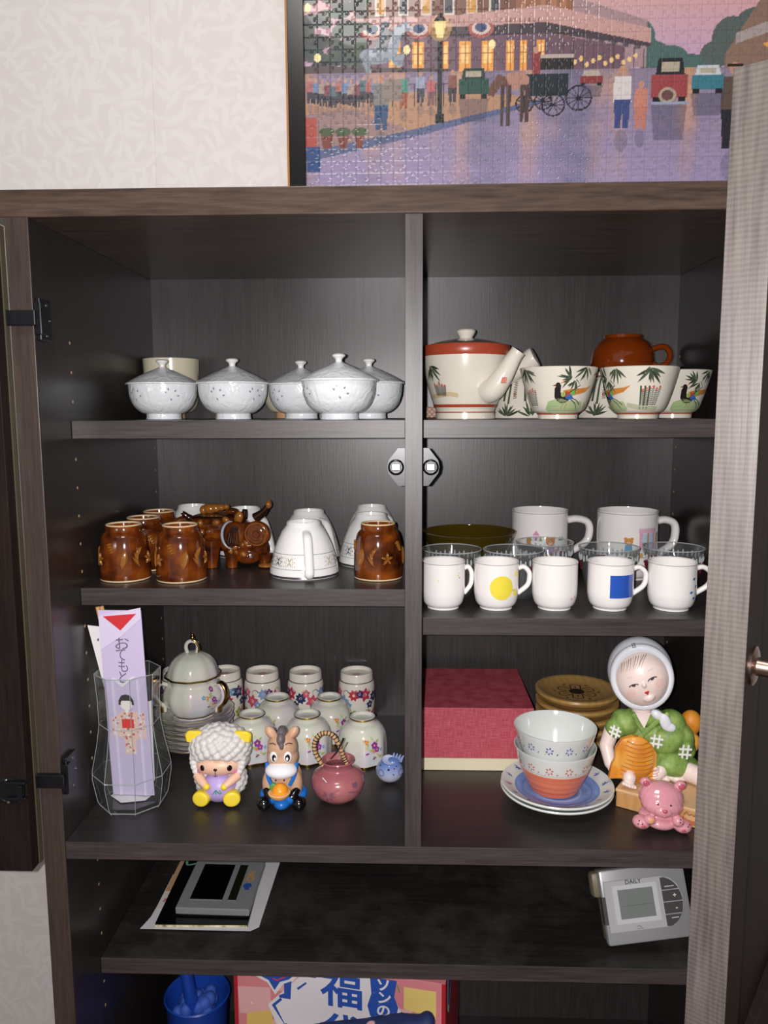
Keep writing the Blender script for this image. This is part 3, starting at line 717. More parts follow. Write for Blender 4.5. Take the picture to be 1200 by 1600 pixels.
tea_bowl('middle upright tea bowl showing painted bamboo leaves and red flowered reeds', False, bowl_art(-.078, 5)).location = (.2995, .163, 0)
t3 = tea_bowl('right hand upright tea bowl partly hidden by the open door', False, bowl_art(.006, 7)); t3.location = (.3770, .256, 0)
def inv_art(seed):
    o = []
    for i in range(9):
        x = -.15+i*.036; o += [(rect(x, .024, x+.004, .056), GRN), (rect(x+.009, .02, x+.0125, .058), GRN)]; o += bamboo_spray(x+.01, .004, .02, PI/2, 9, seed=seed+i); o += flower(x+.020, .034, .0028, '#c04038'); o += [(stroke([(x+.018, .028+.0025*k), (x+.024, .029+.0025*k)], .0011), INK) for k in range(10)]
    return o
tea_bowl('upside down tea bowl behind the bird painted bowl, next to the teapot', True, inv_art(20)).location = (.1635, .275, 0)
tea_bowl('upside down tea bowl carrying the plain brown cup', True, inv_art(40)).location = (.2920, .285, 0)
BROWNG = pm('amber_brown_glaze', '#742f08', .1, .6, .5, vary=.12, bscale=40)
bc = thing('brown_cup', 'plain glossy brown cup turned upside down on a tea bowl', 'cup', (.3080, .280, .0675))
part('cup_body', lathe(mm([(41, 0), (43.5, 4), (45, 14), (43.5, 28), (38, 40), (30, 46), (27.5, 48), (27.5, 52), (25.5, 52.5), (24.5, 49), (0, 48)][::-1])+mm([(39.5, .5), (42, 12), (38, 34), (20, 44), (0, 45)]), 64), BROWNG, bc)
part('handle', mv(tube(spl([(.040, 0, .012), (.052, 0, .006), (.063, 0, .012), (.066, 0, .024), (.058, 0, .034), (.042, 0, .032)], 5), .0042, 14, 1.6), 0, 0, 0, rz=-.35), BROWNG, bc)
# woven tray behind
wv = NT('woven_cane'); ck = wv.n('ShaderNodeTexChecker', Scale=260.); ck.inputs['Color1'].default_value = (*lin('#b86a2e'), 1); ck.inputs['Color2'].default_value = (*lin('#3b1f12'), 1)
wv.l(wv.coords(), ck.inputs['Vector']); wv.l(ck.outputs[0], wv.b.inputs['Base Color']); wv.b.inputs['Roughness'].default_value = .45
tr = thing('woven_tray', 'low woven cane tray at the back of the upper right shelf', 'tray', (.19, .372, 0))
part('tray_base', box(-.172, .172, -.030, .038, 0, .004, .001), wv.m, tr, smooth=False)
for g in (box(-.174, .174, -.034, -.030, 0, .017, .001), box(-.174, .174, .036, .040, 0, .017, .001), box(-.176, -.172, -.034, .04, 0, .017, .001), box(.172, .176, -.034, .04, 0, .017, .001)): part('tray_side', g, wv.m, tr, smooth=False)

# ================================================================== SHELF TWO, LEFT
def brown_mat(name):
    k = NT(name); co = k.coords(); nz = k.n('ShaderNodeTexNoise', Scale=45., Detail=3.); k.l(co, nz.inputs['Vector'])
    r = k.ramp(nz.outputs[0], [(.3, '#220c05'), (.5, '#5a280c'), (.74, '#86440f')]); k.l(r.outputs[0], k.b.inputs['Base Color'])
    k.b.inputs['Roughness'].default_value = .1; k.b.inputs['Coat Weight'].default_value = .5; k.b.inputs['Coat Roughness'].default_value = .05; return k.m
BRN = brown_mat('mottled_brown_glaze'); BRNL = pm('honey_glaze_relief', '#8a5620', .15, .5, .4, vary=.35, bscale=300); BRND = pm('dark_brown_glaze', '#2a1309', .12, .6, .5, vary=.2); RAW = pm('bare_clay_rim', '#d8c09a', .5)
cprof = spl(mm([(33.2, 2), (33.8, 10), (33.4, 28), (32.2, 46), (29.5, 59), (26.5, 64)]), 6)
def relief_leaf(fm, u, v, L, w, a, hgt=.0022):
    V, Fs = [], []; n = 8
    c, s = math.cos(a), math.sin(a)
    for i in range(n+1):
        t = i/n; ww = w*math.sin(PI*t)**.7; hh = hgt*math.sin(PI*t)**.5
        for k in (-1, -.5, 0, .5, 1):
            x = (t-.5)*L; y = ww*k; d = hh*(1-abs(k)**2)*(.55 if k == 0 else 1)+.0001
            if abs(k) == 1: d = -.0003
            V.append(tuple(fm(u+x*c-y*s, v+x*s+y*c, d)))
    for i in range(n):
        for k in range(4): a0 = i*5+k; Fs.append((a0, a0+1, a0+6, a0+5))
    return V, Fs
def brown_tumbler(lb):
    t = thing('brown_cup', lb, 'cup', (0, 0, 0), 0, 'upside down brown glazed cups with moulded seashells')
    part('cup_body', lathe([(.031, .002), (.033, .0018)]+cprof+mm([(25.5, 65), (24, 66.5), (24, 73), (23, 75)])+[(.021, .0745), (.0205, .070), (0, .069)], 64), BRN, t)
    part('rim', lathe(mm([(30.8, 2.2), (31, .4), (32.2, 0), (33.4, .8), (33.5, 2.4)]), 64), RAW, t, label='bare pale clay rim')
    part('foot_edge', lathe(mm([(23.3, 73.5), (23.6, 75.2), (22.4, 76), (20.9, 75.2), (20.9, 74)]), 64), RAW, t, label='pale edge of the foot')
    fm = surf_map(cprof)
    for a0 in (0, 2.35, 4.1):
        u0 = a0*.0338
        part('moulded_shell', relief_leaf(fm, u0+.010, .031, .026, .0062, 1.35, .003), BRNL, t)
        for k in range(4): part('moulded_shell', relief_leaf(fm, u0-.011+k*.0016, .048-k*.0032+.003, .0095-k*.001, .0023, .35, .003), BRNL, t)
        for k in range(5): part('moulded_leaf', relief_leaf(fm, u0+.030+.003*math.cos(1.2+k*.45), .034+.006*math.sin(1.2+k*.45)-.002*k, .018, .0018, .9+k*.32, .002), BRNL, t)
        for k in range(5): part('moulded_star', relief_leaf(fm, u0-.030+.0045*math.cos(k*1.256+.3), .030+.0045*math.sin(k*1.256+.3), .009, .0021, k*1.256+.3, .0025), BRNL, t)
    return t
c0 = brown_tumbler('brown shell moulded cup at the front left corner of its shelf'); c0.location = (-.3955, .146, Z2L)
for (x, y, rz, lb) in ((-.3165, .142, .12, 'brown shell moulded cup second from the left, in front of the brown teapot'), (-.3925, .2170, .9, 'brown shell moulded cup in the second row behind the corner one'), (-.3925, .2882, .3, 'rearmost brown shell moulded cup on the left'), (-.0476, .160, -1.05, 'brown shell moulded cup by the divider, right of the white cups')):
    dup(c0, (x, y, Z2L), rz, lb)
# the covered brown pot on legs
bp_ = thing('brown_teapot', 'brown glazed bull shaped teapot covered in moulded shells', 'teapot', (-.2800, .245, Z2L+.0004), -.12)
blob('pot_body', [ell((-.008, .01, .048), (.047, .036, .030)), ell((-.014, .008, .060), (.043, .033, .016)), ell((.034, .004, .040), (.030, .028, .024)), ell((.050, .0, .024), (.018, .022, .018)), ell((.015, -.012, .042), (.022, .018, .026)), ell((.040, -.016, .018), (.020, .014, .014))], BRN, bp_, .0016, 5)
for (x, y, r1, z1) in ((-.012, -.026, .0118, .045), (-.034, .026, .011, .045), (.064, -.012, .009, .022), (.030, .030, .011, .04), (.018, -.022, .010, .030)):
    part('leg', lathe(mm([(0, 0), (r1*780, 0), (r1*800, 2), (r1*1000, z1*500), (r1*1300, z1*900), (0, z1*1000)]), 24), BRN, bp_, loc=(x, y, 0))
part('foot_pad', mv(ell((0, 0, .003), (.012, .010, .0035)), .068, -.018, 0), BRNL, bp_)
lid = part('lid', mv(lathe(spl(mm([(37, 0), (35, 2.4), (24, 4.4), (10, 5.6)]), 4)+[(0, .0058)], 48, mod=lambda a, r, z: r*(1+.03*math.sin(5*a))), -.014, .010, .071), BRND, bp_, label='flat dark brown lid')
part('lid_knob', join(*[mv(ell((0, 0, 0), (.0115-.0022*i, .0095-.0018*i, .0080-.0013*i)), -.024+.0085*i, .004, .083+.001*i) for i in range(4)], mv(ell((0, 0, 0), (.006, .007, .007)), -.033, .002, .081)), BRNL, lid, label='honey brown shell shaped knob')
part('moulded_shell', mv(ell((0, 0, 0), (.010, .008, .005)), .012, .0, .080), BRN, lid)
part('handle', mv(tube(spl([(-.046, .004, .060), (-.062, .002, .066), (-.074, 0, .062), (-.080, -.002, .050), (-.070, 0, .040), (-.050, .004, .038)], 5), .0058, 14), 0, 0, 0), BRN, bp_)
part('tail', tube(spl([(-.050, .0, .066), (-.058, -.004, .072), (-.064, -.006, .078)], 4), [.005]*4+[.004]*3+[.003]*2, 10), BRND, bp_)
for (a, b) in (((.024, .0, .066), (.033, -.004, .083)), ((.046, .006, .070), (.068, .002, .092))):
    M_ = spl([a, ((a[0]+b[0])/2+.002, (a[1]+b[1])/2, (a[2]+b[2])/2-.002), b], 5)
    part('horn', tube(M_, [.0075*(1-.055*i) for i in range(len(M_))], 14), BRND, bp_)
part('horn_tip', ell((.068, .001, .091), (.0045, .005, .0065)), BRNL, bp_)
part('ear', mv(ell((0, 0, 0), (.0065, .004, .010)), .026, -.012, .072, ry=.3), BRNL, bp_)
# spiral shell disc and the pale-lipped shell
dsc = part('shell_disc', mv(lathe(mm([(0, 9), (4, 8.6), (5.6, 6.6), (8, 7), (10, 6.4), (11.2, 4.6), (14, 5), (17, 3.6), (19, 0), (17, -4), (0, -6)]), 40), .060, -.032, .052, rx=PI/2, rz=.12, ry=0), BRN, bp_, label='round spiral shell boss')
for rr_ in (4.8, 10.6, 16.2): part('spiral_ridge', mv(tube([(rr_*.001*math.cos(a*.3), rr_*.001*math.sin(a*.3), .0072-rr_*.00020) for a in range(20)], .0007, 6), .060, -.032, .052, rx=PI/2, rz=.12), BRNL, dsc)
sh_ = part('side_shell', mv(ell((0, 0, 0), (.016, .010, .020)), .026, -.030, .050, ry=.35), BRN, bp_)
part('shell_lip', mv(tube([(.015*math.cos(a), -.004, .020*math.sin(a)) for a in np.linspace(1.5, 4.7, 16)], [.0006+.0016*math.sin(PI*i/15) for i in range(16)], 10), .024, -.033, .050), pm('pale_blue_grey_glaze', '#9aa0ac', .1, .5, .3), sh_, label='pale bluish shell lip')
for i in range(5): part('shell_rib', mv(tube([(.004*i-.008, -.010+.0006*abs(i-2), -.011), (.003*i-.004, -.0115+.0006*abs(i-2), .004), (.002*i, -.0095, .014)], .0013, 8), .026, -.030, .050), BRND, sh_)
for i in range(9):
    a = i*.42; part('moulded_shell', ell((.030+.012*math.cos(a*2.1), -.026-.006*math.sin(a), .018+.0035*i*.8), (.0055, .004, .0042), (0, a, 0), 12, 8), BRNL if i % 2 else BRN, bp_)
for (x, z) in ((-.030, .064), (-.005, .066), (.010, .070), (-.028, .050)): part('moulded_shell', ell((x, -.022, z), (.006, .004, .0045), (0, x*40, 0), 12, 8), BRNL, bp_)
# white cups standing on their rims
GREYP = '#34353a'
wprof = spl(mm([(49, 1.5), (47.8, 10), (44.2, 26), (38.5, 44), (31, 60), (25.5, 68)]), 6)
def white_cup(lb):
    t = thing('white_cup', lb, 'cup', (0, 0, 0), 0, 'upside down white cups with a grey patterned band')
    part('cup_body', lathe([(.0465, .0015), (.048, 0)]+wprof+mm([(24.2, 69.5), (23.6, 74), (22.6, 75), (21, 74.4), (20.4, 70), (0, 69.6)]), 80), WHITE, t)
    part('rim_line', lathe(mm([(49.0, 1.2), (49.3, 1.5), (48.8, 4.2), (48.3, 4.2)]), 80), pm('platinum_line', '#6a6068', .25, metal=.7), t, label='dark metallic line on the rim')
    h_ = spl(mm([(24, 0, 62), (36, 0, 60), (44, 0, 54), (51, 0, 36), (57, 0, 16), (58, 0, 10), (54, 0, 7), (46, 0, 12)]), 5)
    part('handle', tube(h_, .0042, 14, 1.5), WHITE, t)
    fm = surf_map(wprof); sh = []
    for z in (.0135, .0335): sh.append((rect(-.149, z, .149, z+.0005), GREYP))
    n = 14
    for i in range(n):
        u = -.142+i*.0212; 
        if abs(u-.0495*PI/2*1.0) < .018: continue
        c_ = GREYP if i % 3 else '#b4a890'
        for s in (-1, 1):
            for k in range(4): sh.append((stroke(arc(u+s*.0028, .0235+(k-1.5)*.0035, .0028, -.6 if s > 0 else PI-.6, 1.7 if s > 0 else PI+1.7-.4, 5), .0008, True), c_))
            sh.append((leaf(u, .0235, .0075, .0010, PI/2+s*.5, 4), c_)); sh.append((leaf(u, .0235, .0075, .0010, -PI/2+s*.5, 4), c_)); sh.append((circ(u+s*.008, .0235, .0010, 6), c_)); sh.append((circ(u+s*.0085, .029, .0008, 6), c_)); sh.append((circ(u+s*.0085, .018, .0008, 6), c_))
    decal('patterned_band', sh, fm, t, PRINT, h=.004, label='grey scrollwork band')
    return t
w0 = white_cup('foremost upside down white cup, its handle turned to the front'); w0.location = (-.1530, .181, Z2L); w0.rotation_euler = (0, 0, -1.32)
for (x, y, rz, lb) in ((-.0625, .262, -.9, 'upside down white cup just behind the brown cup by the divider'), (-.1615, .302, -.75, 'upside down white cup directly behind the foremost white one'), (-.0660, .362, -.8, 'rearmost upside down white cup beside the divider'), (-.2680, .335, -.6, 'upside down white cup peeking out right of the brown teapot'), (-.3620, .3668, .5, 'upside down white cup peeking over the left brown cups at the back')):
    dup(w0, (x, y, Z2L), rz, lb)

# ================================================================== SHELF TWO, RIGHT
def d_handle(r0, zt, zb, out, th):
    return spl([(r0-.001, 0, zt), (r0+out*.45, 0, zt+.002), (r0+out*.9, 0, zt-.004), (r0+out, 0, zt-(zt-zb)*.35), (r0+out*.8, 0, zt-(zt-zb)*.68), (r0-.001, 0, zb)], 6)
def white_mug(lb, R, H, shapes, loc, rz, rzh, group, name='white_mug', foot=.022, seed=0, hand=(.021, .0035)):
    t = thing(name, lb, 'mug', loc, rz, group)
    k = R*1000
    pr = spl(mm([(k*.72, 2), (k*.88, 7), (k*.97, 16), (k, 26), (k, H*1000-6), (k*1.005, H*1000)]), 6)
    part('mug_body', lathe([(0, .0015), (k*.66e-3, .0015), (k*.68e-3, 0), (k*.73e-3, 0)]+pr+[(R*.985, H+.0007), (R*.95, H)]+[(q[0]-.0028, max(q[1], .005)) for q in pr[::-1]][1:-4]+[(0, .006)], 72), WHITEM, t)
    part('rim_line', lathe([(R*1.004, H-.0016), (R*1.012, H-.0014), (R*1.012, H-.0006), (R*1.004, H-.0004)], 72), pm('faint_grey_rim', '#b9b2ad', .2), t)
    part('handle', mv(tube(d_handle(R, H*.84, H*.30, hand[0], 0), hand[1], 14, 1.35), 0, 0, 0, rz=rzh), WHITEM, t)
    if shapes: decal('print', shapes, surf_map(pr, 0), t, PRINT, h=.003)
    return t
G = 'small white mugs along the front of the middle right shelf'
Zr = Z2R
YL, BL = '#eedb4a', '#3c7cc6'
white_mug('small white mug next to the divider, with only tiny yellow dots', .0295, .064, [(circ(-.008, .042, .0013, 10), '#f0dcae'), (circ(.020, .048, .0012, 10), '#d8d070'), (circ(.0225, .045, .0010, 10), '#7a8a50'), (circ(.0215, .051, .0010, 10), '#e6c870')], (.0412, .142, Zr), 0, 0, G, hand=(.0088, .0032))
white_mug('small white mug with a round yellow sun print', .0300, .064, [(circ(.0045, .0325, .0162, 40), YL), (circ(.029, .050, .0045, 20), '#f3e46e'), (circ(.026, .0245, .0050, 20), '#f0dc60'), text2d('w', .006, .022, .029, '#7f8a3c')], (.1128, .142, Zr), 0, .0, G, hand=(.0146, .0034))
white_mug('small white mug with no handle showing and faint beige flowers', .0302, .064, sum([flower(.020+i*.006, .017+(i % 2)*.0025, .0022, ('#d8c2b0', '#e8b49c', '#d0c8c0')[i % 3]) for i in range(3)], []), (.1915, .142, Zr), 0, 1.57, G)
white_mug('small white mug with a blue square print', .0304, .064, [(rect(-.0080, .0195, .0285, .0500), '#2f59b8')], (.2660, .142, Zr), 0, -.02, G, hand=(.0162, .0034))
lv = []
for (x, y, a) in ((.0145, .0265, -1.4), (.0205, .0195, -.2), (.0240, .033, .4), (.0190, .044, -1.3)): lv += [(leaf(x, y, .0065, .0019, a+PI/2 if a < -1 else a, 6), BL)]
lv += [(stroke(arc(.012, .028, .012, -1.6, -.2, 8), .0004), '#c8cce0')]
white_mug('small white mug at the right end with scattered blue leaves', .0315, .064, lv, (.3480, .142, Zr), 0, .05, G)
def bear(x, y, s, body, shirt=None):
    o = [(circ(x-.55*s, y+.7*s, .3*s, 14), body), (circ(x+.55*s, y+.7*s, .3*s, 14), body), (circ(x, y+.2*s, .78*s, 22, .65*s), body), (circ(x, y-.02*s, .3*s, 14, .24*s), '#f2d8b8'), (circ(x, y+.06*s, .1*s, 8), '#503028'), (circ(x-.3*s, y+.28*s, .06*s, 8), '#302020'), (circ(x+.3*s, y+.28*s, .06*s, 8), '#302020')]
    if shirt: o = [([(x-.6*s, y-.4*s), (x+.6*s, y-.4*s), (x+.75*s, y-1.7*s), (x-.75*s, y-1.7*s)], shirt), (circ(x-.4*s, y-2.0*s, .3*s, 12), body), (circ(x+.4*s, y-2.0*s, .3*s, 12), body)]+o
    return o
cot = bear(.010, .057, .010, '#c98648', '#b79ac0')+[([(-.028, .066), (-.022, .066), (-.020, .048), (-.029, .048)], '#c98648')]
for (x, c_) in ((-.022, '#77a86a'), (-.006, '#77a86a'), (.027, '#69a070'), (.032, '#69a070')): cot.append(([(x-.003, .060), (x, .068), (x+.003, .060)], c_))
cot += [(rect(-.018, .060, -.008, .070), '#e6d0e0'), ([(-.019, .069), (-.013, .077), (-.007, .069)], '#d89ab0'), (rect(-.0145, .061, -.0115, .066), '#8a80a8')]
for i in range(7): cot += flower(-.030+i*.010, .036+(i % 3)*.004, .004, ('#c06aa0', '#8a60b0', '#d88ab0')[i % 3]); cot += [(leaf(-.026+i*.010, .030, .006, .0014, 1.2, 4), '#5f9a58')]
G2 = 'tall white picture mugs at the back of the middle right shelf'
white_mug('tall white mug printed with a cottage and flowers, left of the pair', .0450, .104, cot, (.2080, .368, Zr), 0, .1, G2, 'tall_mug', hand=(.038, .0062))
win = [(rect(.006, .046, .036, .082), '#e8dce4'), (rect(.0085, .048, .0335, .076), '#b9cfe2'), (rect(.0195, .046, .0225, .078), '#b58a50'), (rect(.008, .060, .034, .0622), '#b58a50'), ([(.006, .080), (.012, .080), (.010, .064), (.012, .052), (.006, .05)], '#e2a6bc'), ([(.036, .080), (.030, .080), (.032, .064), (.030, .052), (.036, .05)], '#e2a6bc'), (rect(.005, .077, .037, .083), '#e4b2c6')]
win += [(rect(.005+i*.0032, .0835, .0065+i*.0032, .0845), '#8a6a80') for i in range(10)]+[(rect(.039, .060, .045, .076), '#6f7e58'), (rect(.0402, .062, .0438, .074), '#c8c48a'), (rect(.0, .038, .05, .046), '#c8a46a')]
win += bear(-.010, .062, .0085, '#cf9050', '#6fa2c8')
white_mug('tall white mug printed with a teddy bear beside a curtained window', .0470, .106, win, (.3430, .345, Zr), 0, .1, G2, 'tall_mug', hand=(.032, .0062))
GLS = glass('clear_glass', (.97, .98, .98), body=.025); GRIM = glass('highlight_toned_glass', (.9, .92, .92), .05, 2.2, .3); RUBY = glass('ruby_stained_glass', (.40, .03, .07), .02, body=.25)  # rim and beading glass: highlight put in as a pale diffuse tone
def glass_bowl(lb):
    t = thing('glass_bowl', lb, 'bowl', (0, 0, 0), 0, 'clear glass dessert bowls between the white mugs')
    o_ = spl(mm([(27, 0), (31, 8), (35, 24), (39, 44), (43, 66)]), 5)
    def flute(a, r, z): return r*(1+.022*math.cos(24*a)*max(0, min(1, (.050-z)/.01))*(1 if r > .026 else 0))
    part('bowl_body', lathe([(0, 0)]+o_+mm([(43.2, 67.4), (42.2, 67.8), (41.4, 67)])+[(q[0]-.0022, q[1]+.0012) for q in o_[::-1]][1:-2]+[(0, .006)], 96, mod=flute), GLS, t)
    part('rim', tube([(.0428*math.sin(a), -.0428*math.cos(a), .0672) for a in np.linspace(0, 2*PI, 65)[:-1]], .0009, 8, closed=True), GRIM, t)
    fmg = surf_map(o_)
    part('pressed_pattern', join(*[ell(fmg(-.135+k*.0075, .052+.002*(k % 2), .0002), (.0016, .0016, .0050), None, 8, 6) for k in range(36)]), GRIM, t, label='clear pressed beading under the rim')['kind'] = 'stuff'
    # raised ruby grape clusters around the wall
    fm = surf_map(o_); lumps = []
    for k in range(5):
        u0 = k*.0541-.1
        for (dx, dz) in ((0, 0), (3, 0), (-3, 0), (1.5, -3), (-1.5, -3), (0, -6), (1.5, 3), (-1.5, 3), (4.4, 3), (-4.4, 3)): lumps.append(ell(fm(u0+dx*.0013, .042+dz*.0013, .0006), .0024, None, 10, 6))
    part('ruby_beading', join(*lumps), RUBY, t, label='dark ruby moulded grape clusters')
    return t
g0 = glass_bowl('clear glass bowl nearest the divider, behind the first small mug'); g0.location = (.0560, .2145, Zr)
for (x, y, rz, lb) in ((.1445, .2110, .3, 'clear glass bowl behind the yellow sun mug'), (.2010, .2783, .7, 'clear glass bowl set further back, in front of the cottage mug'), (.2860, .2330, .5, 'clear glass bowl behind the blue square mug'), (.3790, .2330, .9, 'clear glass bowl at the right end behind the blue leaf mug')):
    dup(g0, (x, y, Zr), rz, lb)
am = thing('amber_glass_bowl', 'wide amber glass bowl in the back corner beside the divider', 'bowl', (.0905, .337, Zr+.0008))
part('bowl_body', lathe(spl(mm([(0, 0), (26, 0), (40, 14), (60, 42), (74, 71), (75, 74)]), 5)+spl(mm([(73, 74), (71, 69), (57, 46), (37, 16), (24, 4), (0, 4)]), 5), 80), glass('amber_glass', (.55, .42, .05), .04, body=.07), am)

# ================================================================== BOTTOM SHELF, LEFT
Zb = Z3
VG = glass('vase_glass', (.96, .97, .97), 0, 1.5, .012)
vs = thing('glass_vase', 'clear eight sided glass vase holding chopstick envelopes', 'vase', (-.3835, .104, Zb))
vo = mm([(42, 0), (46, 8), (51.5, 40), (51, 52), (43.5, 88), (39.5, 115), (40, 150), (42.5, 186)])
part('vase_body', lathe([(0, 0)]+vo+mm([(41, 187), (38.5, 150), (38, 115), (41.8, 88), (49.2, 52), (49.6, 40), (43.5, 9)])+[(0, .007)], 8, a0=PI/8), VG, vs, smooth=False)
for (r, z) in ((.0426, .1865), (.0399, .117), (.0514, .047), (.0440, .003)):
    part('facet_edge', tube([(r*math.sin(PI/8+i*PI/4), -r*math.cos(PI/8+i*PI/4), z) for i in range(8)], .0006, 6, closed=True), glass('bright_glass_edge', (.8, .84, .84), .08, 2.2, .25), vs)
for i in range(8):
    a = PI/8+i*PI/4; part('facet_edge', tube([((r+.0001)*math.sin(a), -(r+.0001)*math.cos(a), z) for r, z in vo], .00045, 5), bpy.data.materials['bright_glass_edge'], vs)
LIL = pm('lilac_paper', '#cbbede', .7, vary=.03); WPA = pm('white_washi_paper', '#e6e1e4', .7, vary=.03); REDP = pm('red_paper', '#cf3038', .6); STICK = pm('bare_chopstick_wood', '#d9a86a', .55, vary=.15)
# local frame of the lilac envelope: leans back a little, foot inside the vase
env = thing('chopstick_envelope', 'lilac folded chopstick envelope with a paper kimono doll, standing in the vase', 'envelope', (-.3805, .0975, Zb+.0124), 0)
env.rotation_euler = (.05, math.radians(-.5), -.05)
EW, EL = .0290, .266
part('paper_body', box(-EW, EW, 0, .0012, 0, EL-.004), LIL, env, smooth=False)
part('folded_flap', prism([(-EW, EL-.058), (-EW+.001, EL-.012), (EW, EL), (EW, EL-.014), (-.001, EL-.040)], -.0010, -.0001), pm('pale_lilac_flap', '#d9cfe8', .7), env, smooth=False)
part('red_lining', prism([(-EW+.007, EL-.012), (EW-.006, EL-.008), (.000, EL-.031)], -.0016, -.0011), REDP, env, smooth=False, label='red triangle of lining paper')
part('paper_pleat', prism([(-.018, .168), (-.004, .156), (.014, .170), (.010, .170), (-.004, .160), (-.014, .168)], -.0012, -.0002), WPA, env, smooth=False)
for x in (-.0185, .0155): part('paper_pleat', box(x, x+.003, -.0008, 0, 0, .166), pm('light_lilac_pleat', '#ded5ec', .7), env, smooth=False)
fl = flat_map((0, -.0004, 0), (1, 0, 0), (0, 0, 1))
h_ = []
for i, c_ in enumerate('おてもと'): h_.append(text2d(c_, .0205, .000-(.002 if i % 2 else 0), .216-i*.0158, '#6e6478', sx=.8 if i else 1.1))
decal('handwriting', h_, fl, env, PRINTM, h=.01, label='handwritten characters')
doll = []
K0 = '#e8c8bc'
doll += [([(-.022, .112), (-.006, .122), (.006, .122), (.023, .120), (.025, .083), (.010, .082), (.009, .060), (-.006, .060), (-.007, .084), (-.022, .086)], K0)]
q = random.Random(4)
for i in range(90):
    x, z = q.uniform(-.021, .023), q.uniform(.085, .119)
    if i % 3 == 0: x, z = q.uniform(-.005, .008), q.uniform(.062, .12)
    doll.append((circ(x, z, q.uniform(.0008, .0020), 7), ('#c87870', '#f0e6e0', '#d89a8c', '#efe4d8', '#b8686a')[i % 5]))
doll += [(rect(-.008, .098, .0085, .111), '#e02f24'), (circ(0, .132, .0085, 20), '#f3ece8'), ([(-.0095, .131), (-.006, .137), (.006, .137), (.0095, .131), (.0105, .137), (.006, .1445), (0, .146), (-.006, .1445), (-.0105, .137)], '#231f24'), (rect(-.0105, .131, -.0075, .135), '#231f24'), (rect(.0075, .131, .0105, .135), '#231f24'), ([(-.003, .124), (.003, .124), (0, .116)], '#f3ece8')]
decal('kimono_doll', doll, fl, env, PRINTM, h=.01, label='paper doll in a flowered kimono with a red sash')
en2 = thing('chopstick_envelope', 'white speckled envelope of bare chopsticks leaning left in the vase', 'envelope', (-.3724, .1160, Zb+.0120)); en2.rotation_euler = (.085, math.radians(-9.5), 0)
part('paper_body', prism([(-.018, 0), (.012, 0), (.015, .236), (-.0185, .246)], 0, .0012), WPA, en2, smooth=False)
decal('speckles', [(leaf(x, z, .005, .0016, a, 4), '#7a5a4c' if i % 2 else '#6a6a94') for i, (x, z, a) in enumerate(((-.010, .222, 1.2), (.000, .228, 2.2), (-.012, .19, .4), (.004, .20, 2.), (-.006, .15, 1.), (.002, .165, .5), (-.008, .10, 2), (.004, .12, 1), (0, .07, 1.8)))], flat_map((0, -.0003, 0), (1, 0, 0), (0, 0, 1)), en2, PRINTM, h=.01)
for (x, t_) in ((-.006, .02), (.005, .0)):
    part('chopstick', mv(tube([(0, 0, .06), (0, 0, .268)], [.0016, .0027], 8), x, .0035, 0, ry=t_), STICK, en2)
en3 = thing('paper_slip', 'white paper slip with purple marks tucked into the right side of the vase', 'paper', (-.3640, .1085, Zb+.0124)); en3.rotation_euler = (0, math.radians(-1.), -.1)
part('paper_body', prism([(-.013, .012), (.010, .016), (.012, .130), (-.012, .124)], 0, .0008), WPA, en3, smooth=False)
decal('purple_marks', [(circ(.002+.004*math.cos(i*1.7), .088+.006*math.sin(i*2.3), .0022, 8), ('#8a78b8', '#a294c8', '#d8a8a0')[i % 3]) for i in range(8)], flat_map((0, -.0003, 0), (1, 0, 0), (0, 0, 1)), en3, PRINTM, h=.01)
en4 = thing('paper_slip', 'crumpled white paper lying folded in the bottom of the vase', 'paper', (-.3835, .104, Zb+.0094)); en4.scale = (.85, .9, .16)
part('paper_body', ([(-.036, -.004, 0), (-.010, -.026, .002), (.026, -.018, .001), (.034, .006, .004), (.004, .010, .016), (-.024, .010, .010), (0, -.012, .007)], [(0, 1, 6), (1, 2, 6), (2, 3, 6), (3, 4, 6), (4, 5, 6), (5, 0, 6)]), WPA, en4, smooth=False)

def pearl(name, base='#dedccf'):
    k = NT(name); nz = k.n('ShaderNodeTexNoise', Scale=16., Detail=2.); k.l(k.coords(), nz.inputs['Vector'])
    r = k.ramp(nz.outputs[0], [(.3, '#d6dccb'), (.45, base), (.6, '#dcd3da'), (.75, '#cfdcdc')]); k.l(r.outputs[0], k.b.inputs['Base Color'])
    k.b.inputs['Roughness'].default_value = .14; k.b.inputs['Coat Weight'].default_value = .5
    k.b.inputs['Thin Film Thickness'].default_value = 420.; k.b.inputs['Thin Film IOR'].default_value = 1.5; k.b.inputs['Specular IOR Level'].default_value = .8; return k.m
PEARL = pearl('pearl_lustre_glaze'); GOLD = pm('gold_edge', '#a9884a', .25, metal=1.)
def posy(x, y, s, seed=0):
    q = random.Random(seed); o = []
    for i in range(9): o.append((leaf(x+q.uniform(-.8, .8)*s, y+q.uniform(-1, 1)*s, s*.6, s*.12, q.uniform(0, 6), 5), ('#a9b66a', '#c2c88a')[i % 2]))
    o += flower(x+.15*s, y+.35*s, s*.42, '#8a3d92', '#e8b850', 5, fat=.5)+flower(x+.45*s, y-.1*s, s*.36, '#9a4aa2', '#e8b850', 5, fat=.5)
    o += flower(x-.75*s, y+.75*s, s*.30, '#e07a3c', '#f0c060', 3)+flower(x+.05*s, y-.25*s, s*.18, '#e0643c', '#f0c060', 5)+flower(x+1.0*s, y-.2*s, s*.2, '#6aa8c8', '#e8e0a0', 5)
    o += [(leaf(x-.9*s, y-.5*s, s*.5, s*.1, .3, 4), '#8a3d92'), (leaf(x-.1*s, y-1.1*s, s*.5, s*.1, .6, 4), '#8a3d92')]
    return o
